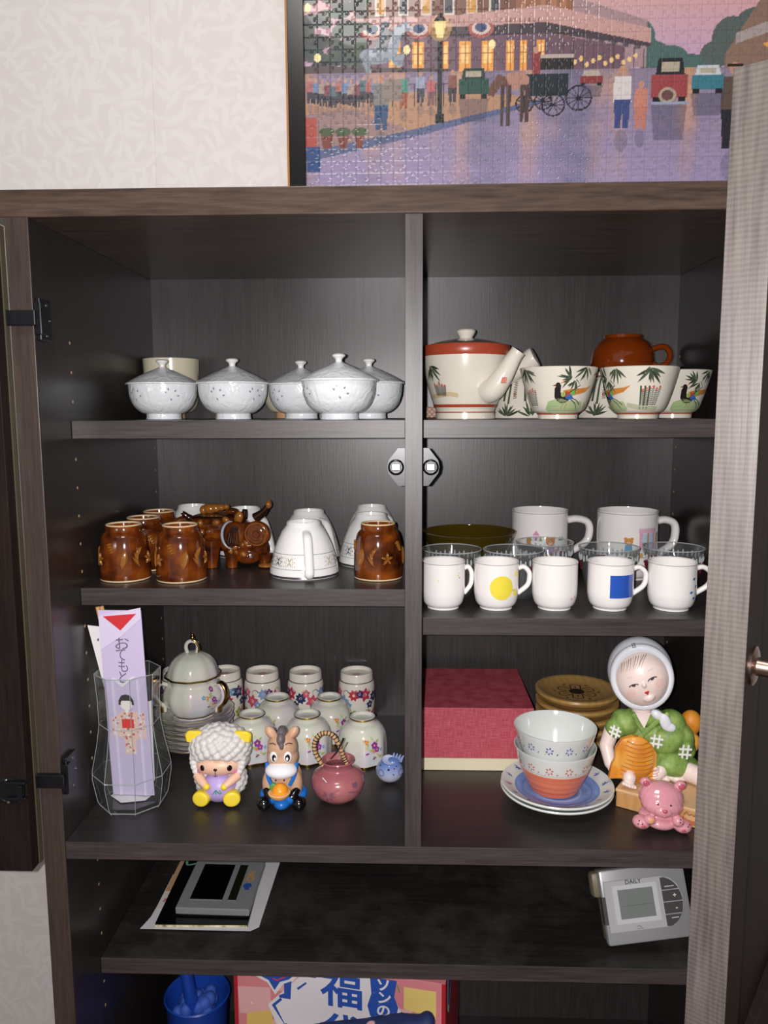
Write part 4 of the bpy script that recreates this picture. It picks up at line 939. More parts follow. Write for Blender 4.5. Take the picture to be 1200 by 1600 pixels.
# saucers and sugar pot
sc_prof = spl(mm([(30, 0), (33, 0), (36, 2.5), (50, 7), (63, 13)]), 5)
def saucer(lb, z, rz):
    t = thing('saucer', lb, 'saucer', (-.3500, .290, z), rz, 'stacked gold edged white saucers')
    sc_mod = lambda a, r, z_: r*(1+.018*math.cos(10*a)*max(0, (r-.04)/.025))
    part('plate_body', lathe([(0, .0026)]+sc_prof+mm([(63.2, 14), (62, 14)])+[(q_[0]-.001, q_[1]+.002) for q_ in sc_prof[::-1]][1:-3]+[(0, .0045)], 80, mod=sc_mod), PEARL, t)
    part('gilt_edge', tube([(sc_mod(a, .0631, 0)*math.sin(a), -sc_mod(a, .0631, 0)*math.cos(a), .0140) for a in np.linspace(0, 2*PI, 81)[:-1]], .00055, 6, closed=True), GOLD, t)
    return t
N_S = 7
names_ = ['bottom', 'second lowest', 'third from the bottom', 'middle', 'third from the top', 'second from the top', 'top']
s0 = saucer('gold edged white saucer at the bottom of the saucer stack', Zb, 0)
for i in range(1, N_S): top_s = dup(s0, (-.3500+rnd.uniform(-.0008, .0008), .290+rnd.uniform(-.0008, .0008), Zb+i*.0077), rnd.uniform(0, 6), f'gold edged white saucer, the {names_[i]} one of the saucer stack')
top_s.rotation_euler = (0, 0, 0); decal('flower_print', posy(-.046, -.012, .010, 3), lambda u, v, d: (u, v, .0085+max(0, math.hypot(u, v)-.036)*.26+d+.0012), top_s, PRINT, label='small purple flower print')
ST = Zb+6*.0077+.0052
su = thing('sugar_pot', 'pearly lidded sugar pot with gilt handles standing on the saucers', 'sugar pot', (-.3490, .290, ST), .1)
lob = lambda a, r, z: r*(1+.018*math.cos(10*a))
bpz = spl(mm([(30, 3), (36, 8), (44, 20), (47, 33), (44, 46), (39, 55), (40, 61), (43, 65)]), 5)
part('pot_body', lathe([(0, .002), (.028, .002), (.029, 0), (.031, 0)]+bpz+mm([(41, 65.5), (38, 60)])+[(.0, .058)], 80, mod=lob), PEARL, su)
part('gilt_rim', lathe(mm([(42.5, 63.4), (44.3, 64.6), (44.2, 66.4), (42, 66.8)]), 80, mod=lob), GOLD, su)
part('foot_line', lathe(mm([(30.8, 2), (31.6, 2.2), (32.4, 4), (31.6, 4)]), 80, mod=lob), GOLD, su)
lidp = spl(mm([(40, 65.5), (39, 72), (35, 84), (27, 94), (16, 100), (9, 101.5)]), 5)
sl = part('lid', lathe([(0, .066)]+lidp+[(0, .1015)], 80, mod=lob), PEARL, su)
part('lid_finial', tube(spl(mm([(-7.5, 0, 100), (-9.5, 0, 110), (-7, 0, 117), (0, 0, 120), (7, 0, 117), (9, 0, 110), (7.5, 0, 100)]), 5), .0031, 12, 1.3), PEARL, sl)
part('gilt_finial_edge', tube(spl(mm([(0, -1, 122), (5, -1.5, 120.5), (9.5, -1.5, 114), (11, -1.5, 107), (9.5, -1, 101)]), 5), .0022, 10, 1.4), GOLD, sl); part('gilt_bud', join(ell((.001, 0, .1245), (.0034, .003, .0045)), ell((.001, 0, .1290), (.002, .002, .003))), GOLD, sl)
for s_, rz_ in ((-1, .35), (1, -.5)):
    hd_ = part('handle', mv(tube([(s_*x, 0, z) for x, z in spl(mm([(41, 54), (50, 57), (57, 50), (59, 38), (54, 27), (46, 19), (45, 11)]), 5)], [.0034]*12+[.0036]*12+[.003]*7, 12, 1.5), rz=rz_), PEARL, su)
    part('gilt_outer', mv(tube([(s_*(x+.0036), 0, z+.001) for x, z in spl(mm([(44, 56), (51, 58), (58, 51), (60.5, 38), (55.5, 26), (47.5, 18), (46, 10)]), 5)], .0029, 12, 1.7), rz=rz_), GOLD, hd_)
decal('flower_print', [s for s in posy(.040, .030, .012, 8)+flower(.040, .050, .005, '#8a3d92')+flower(.024, .040, .004, '#6aa8c8')], surf_map([(r*1.019, z) for r, z in bpz]), su, PRINT, label='painted purple flowers')
# tall cups upside down at the back
IVORY = pm('ivory_glaze', '#e6e0d4', .14, .5, .35)
tpf = spl(mm([(30, 2), (31.5, 20), (32.5, 45), (32.2, 66), (31, 75), (29.4, 78)]), 5)
def tall_cup(lb):
    t = thing('flowered_cup', lb, 'cup', (0, 0, 0), 0, 'upside down flowered tea cups along the back')
    part('cup_body', lathe([(.028, .0015), (.0295, 0)]+tpf+mm([(28.8, 79), (28.6, 91), (27.5, 93), (26, 92.6), (25.2, 87), (0, 86)]), 64), IVORY, t)
    part('shoulder_line', lathe(mm([(28.9, 78.6), (30.0, 78.2), (29.4, 79.4), (28.8, 79.4)]), 64), pm('dark_shoulder_line', '#4a4440', .3), t)
    part('potter_mark', mv(lathe(mm([(0, .3), (7, .3), (7, 0), (0, 0)]), 24), 0, 0, .0861), pm('pink_stamp', '#c89098', .3), t)
    sh = []; q = random.Random(2)
    for i in range(10):
        u = -.10+i*.0205
        sh += flower(u, .060-(i % 3)*.006, .0125-(i % 2)*.002, ('#b83a58', '#2e3566', '#c8506e', '#7f9ec8', '#c23a48')[i % 5], '#e8d8b0', 8 if i % 2 else 6, fat=.3)
        sh += flower(u+.010, .042+(i % 2)*.020, .0078, ('#303868', '#d0607a', '#6aa0c8')[i % 3], '#e8d8b0', 5, fat=.4)
        sh += flower(u+.002, .024, .0100, ('#9a9a50', '#c8506e')[i % 2], '#e8d8b0', 5, fat=.35)
        sh += [(leaf(u+.004, .034, .010, .0022, q.uniform(0, 6), 5), '#9aa060'), (stroke(arc(u+.006, .062, .0055, .3, 4.2, 8), .0016, True), ('#c8687a', '#a8a070', '#3a3a58')[i % 3]), (stroke(arc(u+.014, .026, .006, 2, 5.5, 8), .0018, True), ('#a83a60', '#888a50')[i % 2])]
    decal('flower_band', sh, surf_map(tpf), t, PRINT, h=.005, label='red, navy and pink flower band')
    return t
u0 = tall_cup('flowered tall cup peeking out left of the sugar pot'); u0.location = (-.4000, .382, Zb); u0.scale = (.96, .96, 1)
for (x, rz, lb) in ((-.3215, .3, 'flowered tall cup just right of the sugar pot'), (-.2560, 1.4, 'flowered tall cup standing third along the back row'), (-.1820, 2.3, 'flowered tall cup second from the right in the back row'), (-.0945, 3.6, 'flowered tall cup at the right end of the back row, by the divider')):
    dup(u0, (x, .382, Zb), rz, lb)
# lustre cups upside down
lpf = spl(mm([(38.5, 2), (39.5, 14), (39.2, 32), (37, 46), (30, 57), (21.5, 62)]), 6)
lobe = lambda a, r, z: r*(1+.028*math.cos(8*a)*min(1, max(0, (.060-z)/.03)))
def lustre_cup(lb):
    t = thing('lustre_cup', lb, 'cup', (0, 0, 0), 0, 'upside down pearly lustre cups with violet posies')
    part('cup_body', lathe([(.036, .0015), (.0375, .0)]+lpf+mm([(20.6, 63), (21.2, 69), (20, 70), (18.6, 69), (18, 65), (0, 64.4)]), 96, mod=lobe), PEARL, t)
    part('gilt_rim', lathe(mm([(38, .2), (38.9, .3), (39.2, 3), (38.7, 3.2)]), 96, mod=lobe), GOLD, t)
    part('gilt_foot', lathe(mm([(21.2, 66.8), (22.0, 68.6), (21.4, 69.6), (20.8, 69.4)]), 64), GOLD, t)
    sh = posy(.014, .031, .0150, 1)+posy(-.11, .031, .015, 2)+posy(.10, .031, .015, 5)
    decal('flower_print', sh, surf_map([(r*1.029, z) for r, z in lpf]), t, PRINT, label='violet and orange posy')
    return t
v0 = lustre_cup('pearly lustre cup half hidden between the sheep and donkey figures'); v0.location = (-.2475, .2480, Zb); v0.scale = (.93, .93, 1)
for (x, y, rz, lb) in ((-.1620, .249, .1, 'pearly lustre cup right behind the donkey figure and the pink pot'), (-.0760, .242, .15, 'pearly lustre cup at the right end, beside the blue bird'), (-.2205, .3200, -.5, 'pearly lustre cup in the second row on the left, beside the saucers'), (-.1350, .3225, .35, 'pearly lustre cup in the second row on the right')):
    dup(v0, (x, y, Zb), rz, lb)

# sheep figure
WOOL = pm('warm_white_vinyl', '#d6d2cf', .45, .4); SKN = pm('peach_vinyl', '#e9bfa4', .4); YEL = pm('yellow_vinyl', '#f2d63c', .35); LILV = pm('lilac_vinyl', '#b7a2dc', .4); BLK = pm('black_paint', '#1c0f10', .2); PNK = pm('pink_blush', '#d98aa6', .5); TEAL = '#2b8a6e'
sp = thing('sheep_figure', 'soft vinyl white sheep figure with yellow ears and yellow feet', 'figurine', (-.2655, .116, Zb+.0016), .02); sp.scale = (1, 1, .90)
q = random.Random(9); wl = [ell((0, .006, .080), (.038, .030, .030)), ell((0, .004, .060), (.041, .027, .024)), ell((0, .006, .096), (.028, .024, .016))]
def on_face(x, z): return (x/.032)**2+((z-.0585)/.0155)**2 < 1
k = 0
for i in range(170):
    th, ph = math.acos(1-2*(i+.5)/170), i*2.39996
    n_ = Vector((math.sin(th)*math.cos(ph), math.sin(th)*math.sin(ph), math.cos(th)))
    pt = Vector((n_.x*.040, .005+n_.y*.030, .079+n_.z*.033))
    if pt.y < .004 and on_face(pt.x, pt.z) or pt.z < .044: continue
    wl.append(ell(Vector((pt.x*.95, .005+(pt.y-.005)*.95, .079+(pt.z-.079)*.95)), (.0066, .0066, .0062), None, 10, 6))
for i in range(9):
    x = -.031+i*.00775; wl.append(ell((x, -.023+abs(x)*.35, .0745-abs(x)*.12), (.0052, .0055, .0042), None, 10, 6))
for s in (-1, 1):
    for i in range(5): wl.append(ell((s*(.034-.0012*i*i*.4), -.010-.001*i, .068-i*.0065), (.0058, .006, .0052), None, 10, 6))
blob('head_wool', wl, WOOL, sp, .0011, 7, label='curly white wool')
part('face', ell((0, -.004, .0585), (.0335, .0235, .0185), None, 32, 20), SKN, sp, label='peach face')
bw = [ell((0, .006, .026), (.030, .024, .026))]
for i in range(120):
    th, ph = math.acos(1-2*(i+.5)/120), i*2.39996
    pt = Vector((math.sin(th)*math.cos(ph)*.032, .006+math.sin(th)*math.sin(ph)*.025, .026+math.cos(th)*.027))
    if pt.z < .004 or (pt.y < -.008 and abs(pt.x) < .022): continue
    bw.append(ell(pt, (.0058, .0056, .0056), None, 10, 6))
bd_ = blob('body_wool', bw, WOOL, sp, .0011, 6)
part('belly', ell((0, -.006, .022), (.0255, .0230, .0240), None, 28, 16), LILV, sp, label='lilac belly')
for s in (-1, 1):
    part('ear', mv(prism([(-.010, -.008), (-.0105, .006), (-.004, .0095), (.011, .010), (.012, .004), (-.001, -.010)] if s < 0 else [(.010, -.010), (.0105, .006), (.004, .0085), (-.012, .010), (-.013, .004), (.001, -.008)], -.004, .004), s*.035, -.004, .099), YEL, sp, label='yellow ear').modifiers.new('b', 'BEVEL').width = .0025
    part('foot', mv(lathe(spl(mm([(0, 11), (9, 10.6), (11.6, 8), (11.8, 0), (11, -5)]), 4)+[(0, -.006)], 32), s*.0195, -.020, .0120, rx=PI/2, rz=s*.22), YEL, sp, label='round yellow foot')
    arm = part('arm', tube([(s*.027, -.015, .043), (s*.019, -.0255, .0385), (s*.0130, -.0300, .0345)], [.0068, .0062, .005], 16), SKN, sp)
    part('hand_tip', ell((s*.0118, -.0305, .0330), (.0048, .0045, .0050)), YEL, arm, label='yellow hand')
    part('eye', mv(ell((0, 0, 0), (.0037, .0014, .0047)), s*.0185, -.0238, .0590, ry=s*-.1, rz=s*.55), BLK, sp)
    part('cheek', mv(ell((0, 0, 0), (.0058, .0009, .0030)), s*.0245, -.0194, .0515, rz=s*.85, ry=s*.2), PNK, sp)
part('nose', ell((.0, -.0275, .0580), (.0026, .0014, .0022)), BLK, sp)
part('mouth', join(tube([(0, -.0283, .0565), (0, -.0280, .0490)], .0004, 6), tube([(-.0024, -.0277, .0485), (0, -.0279, .0477), (.0024, -.0277, .0485)], .0004, 6)), BLK, sp)
def belly_map(u, v, d):
    x, z = u, v; z += .0045; r_ = math.sqrt(max(.05, 1-(x/.0255)**2-((z-.022)/.0240)**2)); return (x, -.006-.0230*r_-d-.0001, z)
decal('logo', [([(-.0062, .0155), (-.0050, .0155), (-.0050, .0167), (-.0062, .0167)], TEAL), (stroke([(-.0040, .0158), (.0000, .0225)], .0014), TEAL), (stroke([(.0002, .0158), (.0002, .0222)], .0013), TEAL), (stroke([(.0002, .0220), (.0060, .0158)], .0016), TEAL), (stroke([(.0050, .0222), (.0075, .0160)], .0013), TEAL)], belly_map, sp, PRINTM, h=.003, label='green JA letters')

# donkey figure
TAN = pm('tan_vinyl', '#c9a184', .4); BLU = pm('blue_vinyl', '#1f73d0', .3); WHV = pm('white_vinyl', '#efecf0', .35); BKV = pm('black_vinyl', '#0c0c0e', .12, .6, .3); GRV = pm('grey_vinyl', '#6f6468', .4); ORG = pm('orange_vinyl', '#ee9a26', .35); GRN_ = pm('green_vinyl', '#4c9a4a', .4)
dk_ = thing('donkey_figure', 'soft vinyl tan donkey figure in blue overalls holding a bowl of food', 'figurine', (-.1765, .104, Zb), .03); dk_.scale = (1, 1, .91)
blob('overalls', [ell((0, .004, .014), (.033, .026, .0140)), ell((0, -.012, .0105), (.0125, .018, .0105)), ell((0, .014, .035), (.024, .014, .026))], BLU, dk_, .0011, 5, label='blue overalls')
blob('body', [ell((0, .004, .040), (.026, .020, .030)), ell((-.017, -.006, .034), (.0105, .012, .022)), ell((.017, -.006, .034), (.0105, .012, .022))], TAN, dk_, .0011, 5)
blob('head', [ell((0, .0, .088), (.0205, .019, .024)), ell((0, .0, .074), (.0215, .019, .022)), ell((0, -.003, .064), (.019, .018, .012))], TAN, dk_, .0010, 5)
part('muzzle', ell((0, -.015, .0600), (.0215, .0165, .0120), None, 32, 20), WHV, dk_, label='white muzzle')
blob('mane', [ell((0, -.002, .1125), (.0068, .012, .009)), ell((.0, -.012, .106), (.0060, .009, .010)), ell((.0015, -.0175, .0985), (.0034, .0035, .0065))], GRV, dk_, .0008, 4, label='grey forelock')
for s in (-1, 1):
    part('ear', mv(ell((0, 0, 0), (.0068, .0045, .0105), None, 24, 14), s*.0150, -.001, .1115, ry=s*.55), TAN, dk_)
    part('inner_ear', mv(ell((0, 0, 0), (.0040, .0022, .0072)), s*.0152, -.0042, .1112, ry=s*.55), pm('inner_ear_tan', '#d8a888', .45), dk_)
    e_ = part('eye', mv(ell((0, 0, 0), (.0056, .0020, .0082), None, 24, 14), s*.0095, -.0175, .0815, rz=s*.35), WHV, dk_)
    part('pupil', mv(ell((0, 0, 0), (.0034, .0012, .0056)), s*.0090+.0004, -.0192, .0808, rz=s*.35), BLK, e_)
    part('glint', mv(ell((0, 0, 0), (.0017, .0007, .0028)), s*.0082+.0008, -.0204, .0798, rz=s*.3), WHV, e_)
    part('eyebrow', tube(spl([(s*.0150, -.0120, .0990), (s*.0108, -.0148, .1015), (s*.0062, -.0170, .1000)], 4), .0006, 6), BLK, dk_)
    part('nostril', ell((s*.0055, -.0295, .0520), (.0011, .0008, .0014)), BLK, dk_)
    part('strap', tube(spl([(s*.020, -.006, .066), (s*.0175, -.0175, .052), (s*.012, -.021, .040)], 5), .0028, 8, 2.), BLU, dk_)
    blob('shoe', [ell((s*.0235, -.019, .0105), (.0098, .0105, .0104)), ell((s*.0225, -.012, .009), (.0085, .012, .0088))], BKV, dk_, .0009, 3, label='black shoe')
    part('hand', tube([(s*.0205, -.014, .030), (s*.0165, -.021, .0245), (s*.0130, -.0235, .0215)], [.0055, .0062, .0050], 16), BKV, dk_, label='black mitten hand')
fb = part('food_bowl', mv(lathe(spl(mm([(0, 0), (8, .5), (12.5, 4), (15, 9), (14, 10.5)]), 4)+[(0, .009)], 36, mod=lambda a, r, z: r*(1 if abs(math.sin(a)) > .2 else 1)), -.0015, -.027, .0230), pm('pale_orange_vinyl', '#e8b074', .4), dk_, label='pale orange bowl')
part('food', mv(lathe(spl(mm([(11, 9.5), (10.5, 14), (7.5, 19), (3, 22)]), 4)+[(0, .0225)], 28), -.0005, -.026, .0230), ORG, fb, label='orange mound of food'); part('vegetable', box(-.0145, -.0065, -.026, -.020, .034, .0445, .002), GRN_, fb, label='green vegetable')

# pink pot
def mot(name, a, b, c, scale=30.):
    k = NT(name); nz = k.n('ShaderNodeTexNoise', Scale=scale, Detail=4.); k.l(k.coords(), nz.inputs['Vector']); r = k.ramp(nz.outputs[0], [(.35, a), (.5, b), (.68, c)])
    k.l(r.outputs[0], k.b.inputs['Base Color']); k.b.inputs['Roughness'].default_value = .18; k.b.inputs['Coat Weight'].default_value = .25; return k.m
PKP = mot('dusty_pink_glaze', '#93525a', '#a8646a', '#b87272', 12.)
pp = thing('pink_pot', 'small round dusty pink pot with a striped rope handle', 'pot', (-.1030, .1195, Zb))
ppf = spl(mm([(17, 0), (20, 1), (32, 11), (37, 25), (34, 36), (25, 43), (20, 46), (20.5, 52), (23, 56)]), 5)
part('pot_body', lathe([(0, .001)]+ppf+mm([(22.4, 57.4), (20.8, 56.4), (18, 48), (22, 42), (30, 34), (30, 18), (14, 5)])+[(0, .004)], 72), PKP, pp)
decal('grey_brushwork', [(leaf(-.010+math.cos(a)*.002, .020+math.sin(a)*.002, .009, .0022, a, 5), '#8a5a68') for a in (0, .7, 2.4, 3.1, 4.3, 5.4)]+[(stroke([(-.006, .024), (.004, .030)], .0010), '#8a5a68')]+[(leaf(.024, .030+i*.002, .011, .0018, .6-i*.5, 5), '#7a5468') for i in range(4)]+[(stroke([(.018, .026), (.033, .022)], .0012), '#7a5468')], surf_map(ppf), pp, PRINT, label='greyish leaf brushwork')
hp_ = spl([(-.020, -.006, .050), (-.030, -.004, .066), (-.031, -.002, .082), (-.022, .0, .093), (-.008, .0, .092), (.002, -.001, .078), (.008, -.002, .062), (.013, -.004, .052)], 7)
part('rope_handle', tube(hp_, .0030, 12), pm('pale_rope', '#c09a6a', .6), pp, label='pale cane wrapped with dark cord')
CORD = pm('dark_cord', '#2a1d18', .6)
for i in range(1, len(hp_)-1, 2):
    a_, b_ = Vector(hp_[i]), Vector(hp_[i+1]); t_ = (b_-a_).normalized()
    part('cord_wrap', tube([a_-t_*.0007, a_, a_+t_*.0007], [.0033, .0036, .0033], 10), CORD, pp)
part('cord_end', tube([(-.010, .004, .055), (.001, -.002, .070), (.009, -.008, .090)], [.0009, .0011, .0016], 6), CORD, pp); part('cord_end', tube([(.002, .002, .055), (.006, .0, .070), (.013, -.004, .083)], [.0008, .001, .001], 6), pm('pale_cord', '#b9a488', .6), pp)
part('white_thread', tube([(-.018, -.0275, .043), (-.012, -.0318, .0385)], .0006, 6), WPA, pp)
# blue bird
bb = thing('blue_bird_ornament', 'tiny round blue and white spotted glass ornament beside the divider', 'ornament', (-.0330, .1700, Zb), 0)
kb = NT('blue_to_white_glaze'); g_ = kb.n('ShaderNodeSeparateXYZ'); kb.l(kb.coords(), g_.inputs[0]); rb = kb.ramp(g_.outputs[2], [(.006, '#c9ccd8'), (.030, '#5f7ab8')]); kb.l(rb.outputs[0], kb.b.inputs['Base Color']); kb.b.inputs['Roughness'].default_value = .08; kb.b.inputs['Coat Weight'].default_value = .5
blob('body', [ell((0, 0, .0175), (.0200, .018, .0172)), ell((.004, 0, .028), (.012, .011, .009))], kb.m, bb, .0009, 4)
part('top_dimple', mv(lathe(mm([(0, 0), (7, .6), (9.5, 2.2), (9, 2.6), (6, 1.4), (0, 1)]), 28), -.001, -.004, .0335, rx=.35, ry=.15), pm('pale_blue_glaze', '#b8c2dc', .08, .5, .5), bb, label='pale hollow on top')
for i in range(4): part('tail_fin', mv(tube([(0, 0, 0), (.001, 0, .006), (.003, 0, .010)], [.0022, .0018, .0008], 8), .006+i*.0034, .002, .0325-i*.001, ry=-.2+i*.12), pm('tail_glass', '#8a9cc4', .08), bb)
for (x, z, r) in ((-.001, .0255, .0017), (.007, .0265, .0010), (.006, .0190, .0010), (-.0125, .0285, .0011), (.010, .0285, .0010)): 
    y_ = -.018*math.sqrt(max(.05, 1-(x/.02)**2-((z-.0175)/.0172)**2)); part('spot', ell((x, y_-.0006, z), (r, .0006, r), None, 10, 6), BLK, bb)
for x in (-.0115, .0165):
    y_ = -.018*math.sqrt(max(.08, 1-(x/.02)**2))-.0006; part('eye_ring', mv(tube([(.0042*math.cos(a), 0, .0046*math.sin(a)) for a in np.linspace(0, 2*PI, 21)[:-1]], .0004, 6, closed=True), x, y_, .0205, rz=x*45), pm('slate_line', '#4a5484', .2), bb)

# ================================================================== BOTTOM SHELF, RIGHT
kr = NT('red_linen_cover'); n1 = kr.n('ShaderNodeTexNoise', Scale=1., Detail=2.); kr.l(kr.coords((900, 900, 60)), n1.inputs['Vector']); n2 = kr.n('ShaderNodeTexNoise', Scale=1., Detail=2.); kr.l(kr.coords((60, 60, 900)), n2.inputs['Vector'])
ma = kr.n('ShaderNodeMath', operation='ADD'); kr.l(n1.outputs[0], ma.inputs[0]); kr.l(n2.outputs[0], ma.inputs[1]); mh = kr.n('ShaderNodeMath', operation='MULTIPLY'); mh.inputs[1].default_value = .5; kr.l(ma.outputs[0], mh.inputs[0])
rr_ = kr.ramp(mh.outputs[0], [(.38, '#ae3748'), (.62, '#ca6470')]); kr.l(rr_.outputs[0], kr.b.inputs['Base Color']); kr.b.inputs['Roughness'].default_value = .6; kr.bump(mh.outputs[0], .3, .0005)
rb_ = thing('red_box', 'red cloth covered gift box with a cream base beside the divider', 'box', (.0115, .2060, Zb), 0)
part('box_base', box(.0015, .1640, .0015, .175, 0, .030, .0008), pm('cream_card', '#e6dcbc', .6), rb_, smooth=False, label='cream base tray')
part('box_lid', box(0, .1670, 0, .178, .0195, .0975, .001), kr.m, rb_, smooth=False, label='red linen textured lid')
# wooden saucers
def turned(name, a, b):
    k = NT(name); w = k.n('ShaderNodeTexWave', Scale=26., wave_type='BANDS', bands_direction='X', Distortion=7., Detail=2.); w.inputs['Detail Scale'].default_value = .6; k.l(k.coords((1, .35, 1)), w.inputs['Vector'])
    r = k.ramp(w.outputs['Fac'], [(.0, a), (1., b)]); k.l(r.outputs[0], k.b.inputs['Base Color']); k.b.inputs['Roughness'].default_value = .3; return k.m
TW = turned('honey_turned_wood', '#b58c4e', '#bd9558')
def wsaucer(lb):
    t = thing('wooden_saucer', lb, 'saucer', (0, 0, 0), 0, 'stacked turned wooden saucers')
    part('saucer_body', lathe(mm([(0, 0), (46, 0), (58, 3.5), (65, 8), (67, 12), (66, 15.5), (62, 16.6), (57, 15), (45, 10.2), (36, 9.2), (0, 9.2)]), 72), TW, t); return t
ws0 = wsaucer('turned wooden saucer at the bottom of the wooden stack'); ws0.location = (.2680, .334, Zb)
wn = ['second lowest', 'middle', 'second from the top']
for i in range(1, 4): dup(ws0, (.2680+rnd.uniform(-.001, .001), .334+rnd.uniform(-.001, .001), Zb+i*.0168), i*1.3, f'turned wooden saucer, the {wn[i-1]} one of the wooden stack')
wt = wsaucer('topmost turned wooden saucer, burnt with a dark flower emblem'); wt.location = (.2680, .334, Zb+4*.0168); wt.rotation_euler = (0, 0, .12)
em = []
DKB = '#2c150b'
for i in range(6):
    a = i*PI/3+.3; c_, s_ = math.cos(a), math.sin(a)
    em.append((stroke([(c_*.010+s_*-.006, s_*.010+c_*.006), (c_*.0235-s_*.007, s_*.0235+c_*.007), (c_*.0265, s_*.0265), (c_*.0235+s_*.007, s_*.0235-c_*.007), (c_*.010+s_*.006, s_*.010-c_*.006)], .0016), DKB)); em.append((stroke([(c_*.013, s_*.013), (c_*.021, s_*.021)], .0014), DKB)); b_ = a+PI/6; em.append((circ(math.cos(b_)*.0285, math.sin(b_)*.0285, .0017, 8), DKB))
em.append((stroke(arc(0, 0, .0095, 0, 2*PI, 16), .0015), DKB)); em.append((circ(0, 0, .0028, 10), DKB)); em = [([(x, y) for x, y in P_], c_) for P_, c_ in em]
decal('burnt_emblem', em, lambda u, v, d: (u*1.22, v*1.22, .0093+d), wt, PRINTM, h=.01, label='dark pierced flower emblem')
# plates and conical cups
GW = pm('grey_white_porcelain', '#dde0dc', .12, .5, .3)
plf = spl(mm([(37, 0), (40, 0), (43, 3), (60, 8.5), (76, 16)]), 5)
def blue_plate(lb, deco):
    t = thing('plate', lb, 'plate', (0, 0, 0), 0, 'two stacked blue and white plates under the conical cups')
    inner = [(q_[0]-.0015, q_[1]+.0028) for q_ in plf]
    part('plate_body', lathe([(0, .002)]+plf+mm([(76.4, 17.4), (75.2, 18.6)])+inner[::-1][1:-3]+[(0, .0045)], 96), GW, t)
    if deco:
        zi = lambda r: float(np.interp(r, [0, .031, inner[8][0], inner[-1][0]], [.0046, .0050, inner[8][1], inner[-1][1]]))
        pz_ = [(q_[0], q_[1]) for q_ in inner]
        zf = lambda r: float(np.interp(r, [0, .038]+[a for a, b in pz_ if a > .040], [.0047, .0046]+[b for a, b in pz_ if a > .040]))
        fmP = lambda u, v, d: (u, v, zf(math.hypot(u, v))+d)
        sh = [(circ(0, 0, .0575, 60), '#7e9bd6')]
        for r, c_, w in ((.053, '#93acdf', .003), (.047, '#5f7cc4', .0012), (.042, '#8fa8dc', .003), (.037, '#4e6cb8', .0014), (.032, '#a5b6de', .003), (.027, '#5470bc', .0014)): sh.append((stroke(arc(0, 0, r, 0, 2*PI-.01, 44), w), c_))
        for i in range(16):
            a = i*2*PI/16; x, y = math.cos(a)*.066, math.sin(a)*.066
            sh += [(leaf(x, y, .0055, .0013, a+j*1.0+.4, 4), ('#5a6ca8', '#6a78b0', '#c88a80')[i % 3]) for j in range(3 if i % 2 else 4)]; sh.append((stroke(arc(x, y, .006, a, a+2, 6), .0005), '#b8a8a4'))
        decal('painted_decoration', sh, fmP, t, PRINT, h=.006, off=.0005, label='blue brushed rings and tiny flowers')
    return t
blue_plate('lower of the two stacked plates, only its white rim showing', False).location = (.1985, .1285, Zb)
blue_plate('upper of the two stacked plates with blue brushed rings', True).location = (.1990, .1280, Zb+.0064)
ccf = spl(mm([(30, 0), (33, 3), (41.5, 21), (49.5, 41), (55.5, 63)]), 5)
def cone_cup(lb, loc, kind):
    t = thing('conical_cup', lb, 'cup', loc, 0, 'two nested conical porcelain cups')
    part('cup_body', lathe([(0, .0025)]+ccf+mm([(55.6, 64), (54.4, 64)])+[(q_[0]-.0020, q_[1]+.0006) for q_ in ccf[::-1]][1:-4]+[(0, .005)], 80), GW, t)
    sh = []; fmc = surf_map(ccf)
    if kind == 'orange':
        lo = [(r+.00025, z) for r, z in ccf if z < .0385]; og = NT('orange_brushed_glaze'); wv_ = og.n('ShaderNodeTexNoise', Scale=1., Detail=3.); og.l(og.coords((3, 3, 160)), wv_.inputs['Vector']); ro_ = og.ramp(wv_.outputs[0], [(.35, '#d05a3a'), (.62, '#e88a68')]); og.l(ro_.outputs[0], og.b.inputs['Base Color']); og.b.inputs['Roughness'].default_value = .2
        part('orange_band', lathe(lo+[(lo[-1][0]-.0004, lo[-1][1]+.0002)], 80), og.m, t, label='orange brushed lower band')
        sh.append((rect(-.16, .0392, .16, .0398), '#a0a0a8'))
    for i in range(12):
        u = -.155+i*.0275; z = .0475 if kind == 'orange' else .0485; c_ = '#c9705c' if kind == 'orange' else ('#4f5fae' if i % 2 else '#6a72b4')
        for j in range(6): a = j*1.05+.3; sh.append((leaf(u+.0022*math.cos(a), z+.0022*math.sin(a), .0042, .0012, a, 4), c_)); 
        sh += [(stroke([(u-.008, z-.007), (u-.003, z-.002)], .0005), '#9aa09a'), (leaf(u+.010, z-.006, .004, .0010, 1., 4), c_)]
    decal('painted_flowers', sh, fmc, t, PRINT, h=.005, label='tiny painted flowers')
    return t
cone_cup('lower conical cup with an orange base, standing on the blue plate', (.1955, .1305, Zb+.0128), 'orange')
cone_cup('upper conical cup with blue flowers, nested in the orange based cup', (.1950, .1305, Zb+.0400), 'blue')

